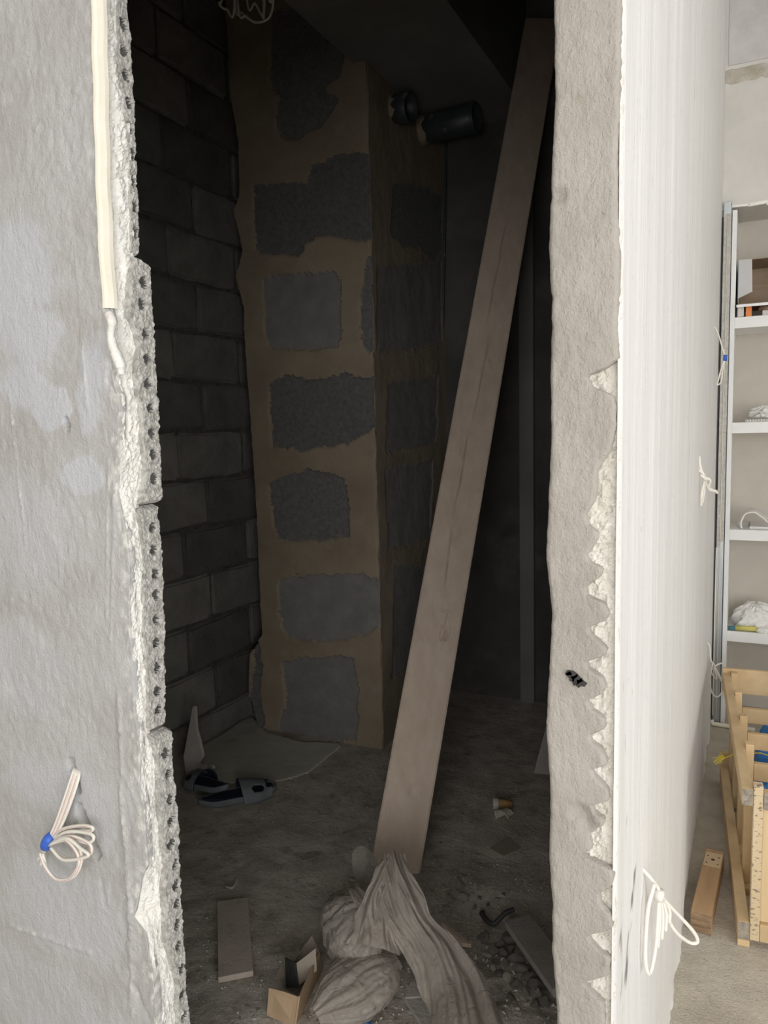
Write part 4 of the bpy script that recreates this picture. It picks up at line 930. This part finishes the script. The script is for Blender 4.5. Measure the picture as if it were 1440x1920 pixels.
# flat bits under the bag
def flat_bit(name, px, z, th, m, label, cat, group=None):
    P3 = [onz(x, y, z) for x, y in px]; b = MB(); b.prism(P3, (0, 0, -th)); return tag(b.build(name, m, bevel=.001), label, cat, group)
flat_bit('tile_shard', [(763,1850),(790,1820),(792,1806),(788,1868),(760,1870)], .03, .012, 'stone_board', 'narrow tile shard beside the plastic bag', 'shard')
flat_bit('tile_shard', [(756,1868),(826,1864),(845,1925),(800,1935)], .026, .012, 'stone_board', 'broad grey tile shard under the hanging bag tail', 'shard')
flat_bit('card_square', [(918,1590),(952,1567),(978,1590),(944,1605)], .006, .003, 'carton_dull', 'dark square of cardboard on the shaded floor', 'cardboard')
flat_bit('plank_splinter', [(828,1728),(850,1740),(884,1770),(866,1768)], .03, .012, 'plank_wood', 'thin splinter of wood sticking out behind the bag tail', 'splinter')
# paper cup and its torn half
cu = tag(empty('paper_cup', tuple(onz(930, 1517, .0))), 'crushed brown paper cup with a pale rim lying on its side', 'cup'); cz = fh(cu.location[0], cu.location[1]); cu.location[2] = cz+.022; cu.rotation_euler = (0, 0, .35)
b = MB(); b.tube([(.012,0,0),(.062,0,-.002)], [.0215,.017], 18); b.build('cup_wall', 'cup_brown', cu, smooth=True)
b = MB(); b.tube([(-.012,0,.001),(-.009,0,.001),(.008,0,0),(.0115,0,0)], [.0225,.0235,.0235,.0205], 18); b.build('rim_band', 'cup_paper', cu, smooth=True)
th = np.linspace(.1, math.pi*1.25, 22); vv = np.linspace(0, 1, 8); Tg, Vg = np.meshgrid(th, vv)
P = np.stack([(.030-.008*Vg)*np.cos(Tg)*(1+.15*vn(Tg*3, Vg*3, 2)), .05*Vg-.02+.006*vn(Tg*4, Vg*0, 4), (.024-.006*Vg)*np.sin(Tg)+.010], -1); P[..., 2] -= P[..., 2].min()
o = grid('torn_cup', P, ['cup_paper','cup_brown']); md = o.modifiers.new('thick', 'SOLIDIFY'); md.thickness = .0016
q = onz(945, 1538); o.location = (q[0], q[1], fh(q[0], q[1])+.002); o.rotation_euler[2] = -.4; tag(o, 'torn half of a paper cup lying open below the brown cup', 'cup')

# crushed cardboard box ----------------------------------------------------------------------------
bx_ = tag(empty('cardboard_box', (-1.03, 1.56, 0)), 'crushed cardboard box with torn flaps beside the plastic bag', 'box'); bo = Vector(bx_.location)
def panel(name, pts, m, th=.004):
    P3 = [np.array(p, float) for p in pts]; nrm = _unit(np.cross(P3[1]-P3[0], P3[2]-P3[0])); b = MB(); b.prism(P3, nrm*th); o = b.build(name, m, bx_); o.location = -bo; return o
def at(px, py, Y): return ony(px, py, Y)
f0 = onz(502, 1903, .004); f1 = onz(552, 1925, .004)
A1 = at(506, 1851, f0[1]-.004); B1 = at(560, 1868, f1[1]+.018)
panel('front_panel', [f0, f1, B1, (A1+B1)/2+np.array([0,0,.002]), A1], 'carton_brown')
g1 = onz(601, 1822, .004); G1 = at(597, 1785, g1[1]); G2 = at(585, 1757, g1[1]+.03)
panel('side_panel', [f1, g1, G1, B1], 'carton_brown')
panel('back_panel', [g1+np.array([-.002,.004,0]), onz(548,1812,.004), at(545,1812,1.66), G2, G1], 'carton_dull')
panel('inner_flap', [at(534,1796,1.62), at(552,1805,1.60), at(558,1852,1.57), at(536,1852,1.57)], 'carton_black')
panel('inner_flap', [at(556,1806,1.605), at(592,1778,1.65), at(594,1820,1.63), at(560,1848,1.585)], 'carton_dull')
panel('rear_flap', [onz(512,1838,.006), onz(540,1835,.006), at(535,1797,1.64), at(528,1810,1.64)], 'carton_dull')

# plastic bag --------------------------------------------------------------------------------------
bag = tag(empty('plastic_bag', (-1.0, 1.88, 0)), 'crumpled milky plastic bag draped against the foot of the plank', 'bag'); go = Vector(bag.location)
def bchild(o, smooth=True): o.location = -go; return o
def wad(name, p0, p1, prof, seed, m='bag_film', pleat=.10, nf=5.0, squash=.7, amp=.16, nr=80, nc=110):
    """gathered film between two ends: prof = radii along the axis; pleats run from end to end"""
    p0, p1 = np.array(p0, float), np.array(p1, float); d = p1-p0; ax_ = _unit(d); s1 = _unit(np.cross(ax_, [0,0,1.])); s2 = np.cross(s1, ax_)
    s = np.linspace(0, 1, nr); th = np.linspace(0, 2*math.pi, nc); S_, T_ = np.meshgrid(s, th, indexing='ij')
    R = np.interp(s, np.linspace(0, 1, len(prof)), prof); R = np.convolve(np.pad(R, 4, 'edge'), np.ones(9)/9, 'valid')[:,None]
    cx, cy = np.cos(T_), np.sin(T_); tw = S_*1.1+.35*vn(S_*3, S_*0, seed)
    a = T_+tw
    pl_ = (1-2*np.abs(fbm(np.cos(a)*nf+7, np.sin(a)*nf+S_*.9, seed)))*pleat + .5*pleat*(1-2*np.abs(fbm(np.cos(a)*nf*2.3, np.sin(a)*nf*2.3+S_*2.2, seed+4)))
    r = R*(1+amp*fbm(cx*1.3+S_*2, cy*1.3-S_*1.5, seed+9)+pl_)
    P = p0+S_[...,None]*d+(r*cx)[...,None]*s1+(r*cy*squash)[...,None]*s2
    P[:, -1] = P[:, 0]
    P[..., 2] = np.maximum(P[..., 2], floor_h(P[..., 0], P[..., 1])+.003+.003*(1+vn(P[...,0]*60, P[...,1]*60, 3)))
    return bchild(grid(name, P, m, bag))
wad('bag_body', onz(706, 1680, .18), onz(632, 1790, .035), [.026,.065,.105,.125,.130,.110,.065], 11, pleat=.16, nf=3.4, squash=.55)
wad('filled_lobe', onz(742, 1800, .075), onz(590, 1905, .030), [.020,.055,.072,.078,.080,.070,.050,.020], 23, pleat=.20, nf=2.6, squash=.62, amp=.22)
wad('bag_body', onz(712, 1690, .17), onz(742, 1790, .045), [.020,.036,.055,.062,.052,.02], 31, pleat=.16, nf=3.0, squash=.7)
# neck of the bag rising onto the plank and falling away as a long tail
def sheet(name, ctr, wid, seed, m='bag_film', folds=7, depth=.018, nr=100, nc=70, arch=.5):
    C_ = spl(ctr, max(2, nr//(len(ctr)-1))); C_ = np.array(C_); nr = len(C_); tg = np.gradient(C_, axis=0); tg /= np.linalg.norm(tg, axis=1)[:,None]
    view = _unit(CP-C_.mean(0)); sd = np.cross(tg, view); sd /= np.linalg.norm(sd, axis=1)[:,None]; up = np.cross(sd, tg)
    s = np.linspace(0, 1, nr); W = np.interp(s, np.linspace(0, 1, len(wid)), wid); u = np.linspace(-1, 1, nc)
    S_, U_ = np.meshgrid(s, u, indexing='ij')
    sh = .25*vn(S_*2.0, S_*0, seed+8)
    f1 = fbm((U_+sh)*folds*.5+9, S_*1.2+seed, seed, 2); f2 = 1-2*np.abs(fbm((U_+sh*2)*folds*.6, S_*3.0+U_*1.5+seed, seed+1, 2))
    n = arch*W[:,None]*(1-U_**2) + depth*(1.9*f1+.8*f2)
    edge = 1+.10*vn(S_*7, np.sign(U_), seed+4)
    P = C_[:,None,:]-sd[:,None,:]*(U_*W[:,None]*edge)[...,None]+(up[:,None,:])*n[...,None]
    P[..., 2] = np.maximum(P[..., 2], floor_h(P[..., 0], P[..., 1])+.004)
    return bchild(grid(name, P, m, bag))
sheet('bag_tail', [onz(734,1606,.275), onz(742,1650,.25), onz(762,1712,.20), onz(791,1762,.15), onz(828,1812,.115), onz(858,1868,.085), onz(882,1960,.07)], [.040,.052,.060,.062,.074,.084,.092], 5, folds=6, depth=.011, arch=.45)
sheet('bag_neck', [onz(730,1620,.26), onz(716,1662,.235), onz(706,1710,.19), onz(694,1780,.13)], [.028,.034,.048,.075], 14, folds=6, depth=.010, arch=.4)
sheet('bag_fold', [onz(664,1668,.19), onz(676,1684,.19), onz(692,1706,.185), onz(700,1750,.16)], [.012,.022,.026,.03], 27, folds=4, depth=.007, arch=.5)
# thin see-through handle loops
def loop_film(name, cpx, cpy, rx, ry, d, rot, seed):
    n = 48; a = np.linspace(0, 2*math.pi, n); r = np.linspace(0.0, 1, 14); A_, R_ = np.meshgrid(a, r); cs, sn = math.cos(rot), math.sin(rot)
    U_ = rx*R_*np.cos(A_)*(1+.08*vn(A_*2, R_, seed)); V_ = ry*R_*np.sin(A_); x = U_*cs-V_*sn; y = U_*sn+V_*cs
    P = np.zeros(A_.shape+(3,))
    for i in range(A_.shape[0]):
        for j in range(n): P[i, j] = plank_pt(cpx+x[i, j], cpy+y[i, j], d-.03*(1-R_[i, j]**2)+.006*float(vn(A_[i, j]*2, R_[i, j]*3, seed)))
    P[:, -1] = P[:, 0]
    return bchild(grid(name, P, 'thin_film', bag))
loop_film('handle_loop', 686, 1632, 25, 47, 2.42, -.28, 3)
loop_film('handle_loop', 668, 1674, 14, 20, 2.36, .1, 8)
o = None
# other scraps --------------------------------------------------------------------------------------
c = onz(655, 1905, .02); crumple('foil_ball', (c[0], c[1]-.01, fh(c[0], c[1])+.001), (.026,.022,.02), 'foil', 4, 'crumpled silver foil at the foot of the bag', 'foil', fr=5)
c = onz(686, 1908, .015); b = MB(); b.tube([(0,0,0),(0,0,.004),(0,0,.016),(0,0,.019)], [.0125,.014,.014,.012], 16); o = b.build('bottle_cap', 'blue_cap', smooth=True); o.location = (c[0], c[1], fh(c[0], c[1])+.002); o.rotation_euler = (.5, .3, 0); tag(o, 'dark blue bottle cap tipped in the rubble below the bag', 'cap')
c = onz(925, 1725, .03); pth = [(c[0]-.045, c[1]+.02, .028), (c[0]-.02, c[1], .022), (c[0]+.005, c[1]-.006, .024), (c[0]+.03, c[1]+.025, .045), (c[0]+.05, c[1]+.045, .05)]
b = MB(); b.tube(spl([np.array(p) for p in pth]), .0075, 8); tag(b.build('rubber_hose', 'rubber_and_shade_black', smooth=True), 'short bent black hose on the rubble heap', 'hose')
mat('stick_wood', (.30,.25,.19), (.40,.34,.27), 12, rough=.9)
for (x0_, y0_, x1_, y1_, lab) in ((963,1850,972,1900,'thin broken stick lying in the rubble heap'),(845,1672,830,1676,'pale sliver next to plaster chunks'),(985,1905,1015,1870,'twig lying near the doorway edge')):
    p, q = onz(x0_, y0_), onz(x1_, y1_); b = MB(); b.tube([p+np.array([0,0,fh(*p[:2])+.006]), (p+q)/2+np.array([0,.003,.012]), q+np.array([0,0,fh(*q[:2])+.008])], [.003,.004,.0025], 6); tag(b.build('broken_stick', 'stick_wood', smooth=True), lab, 'stick')
c = onz(660, 1652); b = MB(); b.tube([(-.012,0,.004),(.012,.002,.004)], .0042, 8); o = b.build('plastic_peg', 'foam_white', smooth=True); o.location = (c[0], c[1], fh(*c[:2])); tag(o, 'short white plug lying on the dusty floor', 'plug')
P3 = [onz(x, y) for x, y in ((424,1664),(434,1668),(441,1660),(444,1652))]; b = MB(); b.tube(spl([p+np.array([0,0,fh(*p[:2])+.005]) for p in P3]), .0042, 6); tag(b.build('curled_shaving', 'foam_white', smooth=True), 'curled pale plastic shaving above the tan board offcut', 'shaving')

# rubble -------------------------------------------------------------------------------------------
def stone_mesh(seed, m):
    bm = bmesh.new(); bmesh.ops.create_icosphere(bm, subdivisions=2, radius=1.0); r = random.Random(seed); ax_ = [(Vector((r.gauss(0,1), r.gauss(0,1), r.gauss(0,1))).normalized(), r.uniform(.35,.72)) for _ in range(13)]
    for v in bm.verts:
        for a_, d_ in ax_:
            k_ = v.co.dot(a_)
            if k_ > d_: v.co -= a_*(k_-d_)
    me = bpy.data.meshes.new('stone'); bm.to_mesh(me); bm.free(); me.materials.append(MATS[m]); return me
SM = {m: [stone_mesh(s, m) for s in range(6)] for m in ('crumb', 'crumb_dark')}
def stone(name, px, py, r, m, label, group, flat=.6, lift=0.0):
    p = onz(px, py); me = random.choice(SM[m]); o = bpy.data.objects.new(name, me); link(o); s = r
    o.scale = (s*random.uniform(.8,1.3), s*random.uniform(.7,1.1), s*flat*random.uniform(.8,1.2)); o.rotation_euler = (0, 0, random.uniform(0, 6.28))
    o.location = (p[0], p[1], fh(p[0], p[1])+o.scale[2]*.55+lift); return tag(o, label, 'rubble', group)
for (x, y, r) in ((862,1668,.022),(845,1692,.026),(868,1690,.030),(836,1702,.016),(892,1668,.013),(905,1668,.010),(884,1684,.014)):
    stone('plaster_chunk', x, y, r, 'crumb', 'pale plaster chunk in the small heap behind the bag tail', 'plaster chunks behind the bag')
for (x, y, r) in ((928,1792,.030),(943,1800,.030),(955,1790,.026),(940,1780,.022),(965,1812,.028),(975,1830,.026),(985,1822,.022),(992,1845,.028),(1000,1862,.026),(962,1770,.030),(952,1758,.022),(908,1768,.022),(1010,1880,.024),(930,1815,.018),(948,1822,.02)):
    stone('rubble_chunk', x, y, r, random.choice(('crumb_dark','crumb_dark','crumb')), 'dusty rubble chunk in the heap beside the propped board', 'rubble by the doorway')
stone('ochre_chunk', 906, 1764, .028, 'crumb_dark', 'rounded ochre lump next to the black hose', 'ochre lumps')
for (x, y, r) in ((1020,1895,.024),(1005,1905,.022),(985,1880,.02),(968,1862,.022),(950,1850,.02),(935,1838,.016),(1018,1860,.02),(980,1805,.018),(915,1800,.014),(925,1830,.013),(960,1890,.018),(940,1885,.016),(900,1690,.012),(915,1700,.011),(930,1690,.012),(890,1705,.012),(905,1712,.011),(945,1680,.010),(960,1675,.010),(880,1715,.013),(1025,1770,.016),(1032,1790,.016)):
    stone('rubble_fragment', x, y, r, random.choice(('crumb_dark','crumb')), 'small rubble fragment strewn around the propped board', 'rubble fragments by the doorway')
for (x, y) in ((385,1838),(383,1880),(395,1718),(388,1720),(1022,1738),(1030,1722),(768,1905),(742,1915),(466,1893),(484,1897),(450,1912),(372,1825),(610,1915),(578,1917)):
    stone('plaster_flake', x, y, random.uniform(.007,.012), 'crumb', 'small white plaster flake scattered on the dusty floor', 'scattered plaster flakes', flat=.35)
# uncountable crumbs
mb = MB()
tet = [(0,1,2),(0,3,1),(1,3,2),(2,3,0)]
def crumbs(n, xr, yr, smin, smax):
    for _ in range(n):
        x, y = random.uniform(*xr), random.uniform(*yr); s = random.uniform(smin, smax)*random.random()**.7+.0008; z = fh(x, y)
        mb.add([(x+s*random.uniform(-1,1), y+s*random.uniform(-1,1), z+random.uniform(-.2,.9)*s) for _ in range(3)]+[(x, y, z+s)], tet)
crumbs(1500, (-1.9,-.25), (1.1,2.4), .001, .005); crumbs(1500, (-.85,-.30), (1.3,2.0), .002, .010); crumbs(500, (-.9,-.5), (2.0,2.4), .001, .006); crumbs(300, (-2.3,-.4), (2.4,3.05), .001, .005); crumbs(500, (-1.5,-.9), (1.3,1.8), .001, .006)
o = mb.build('plaster_crumbs', 'crumb', fix=False); tag(o, 'fine pale plaster crumbs strewn over the closet floor', 'crumbs', kind='stuff')
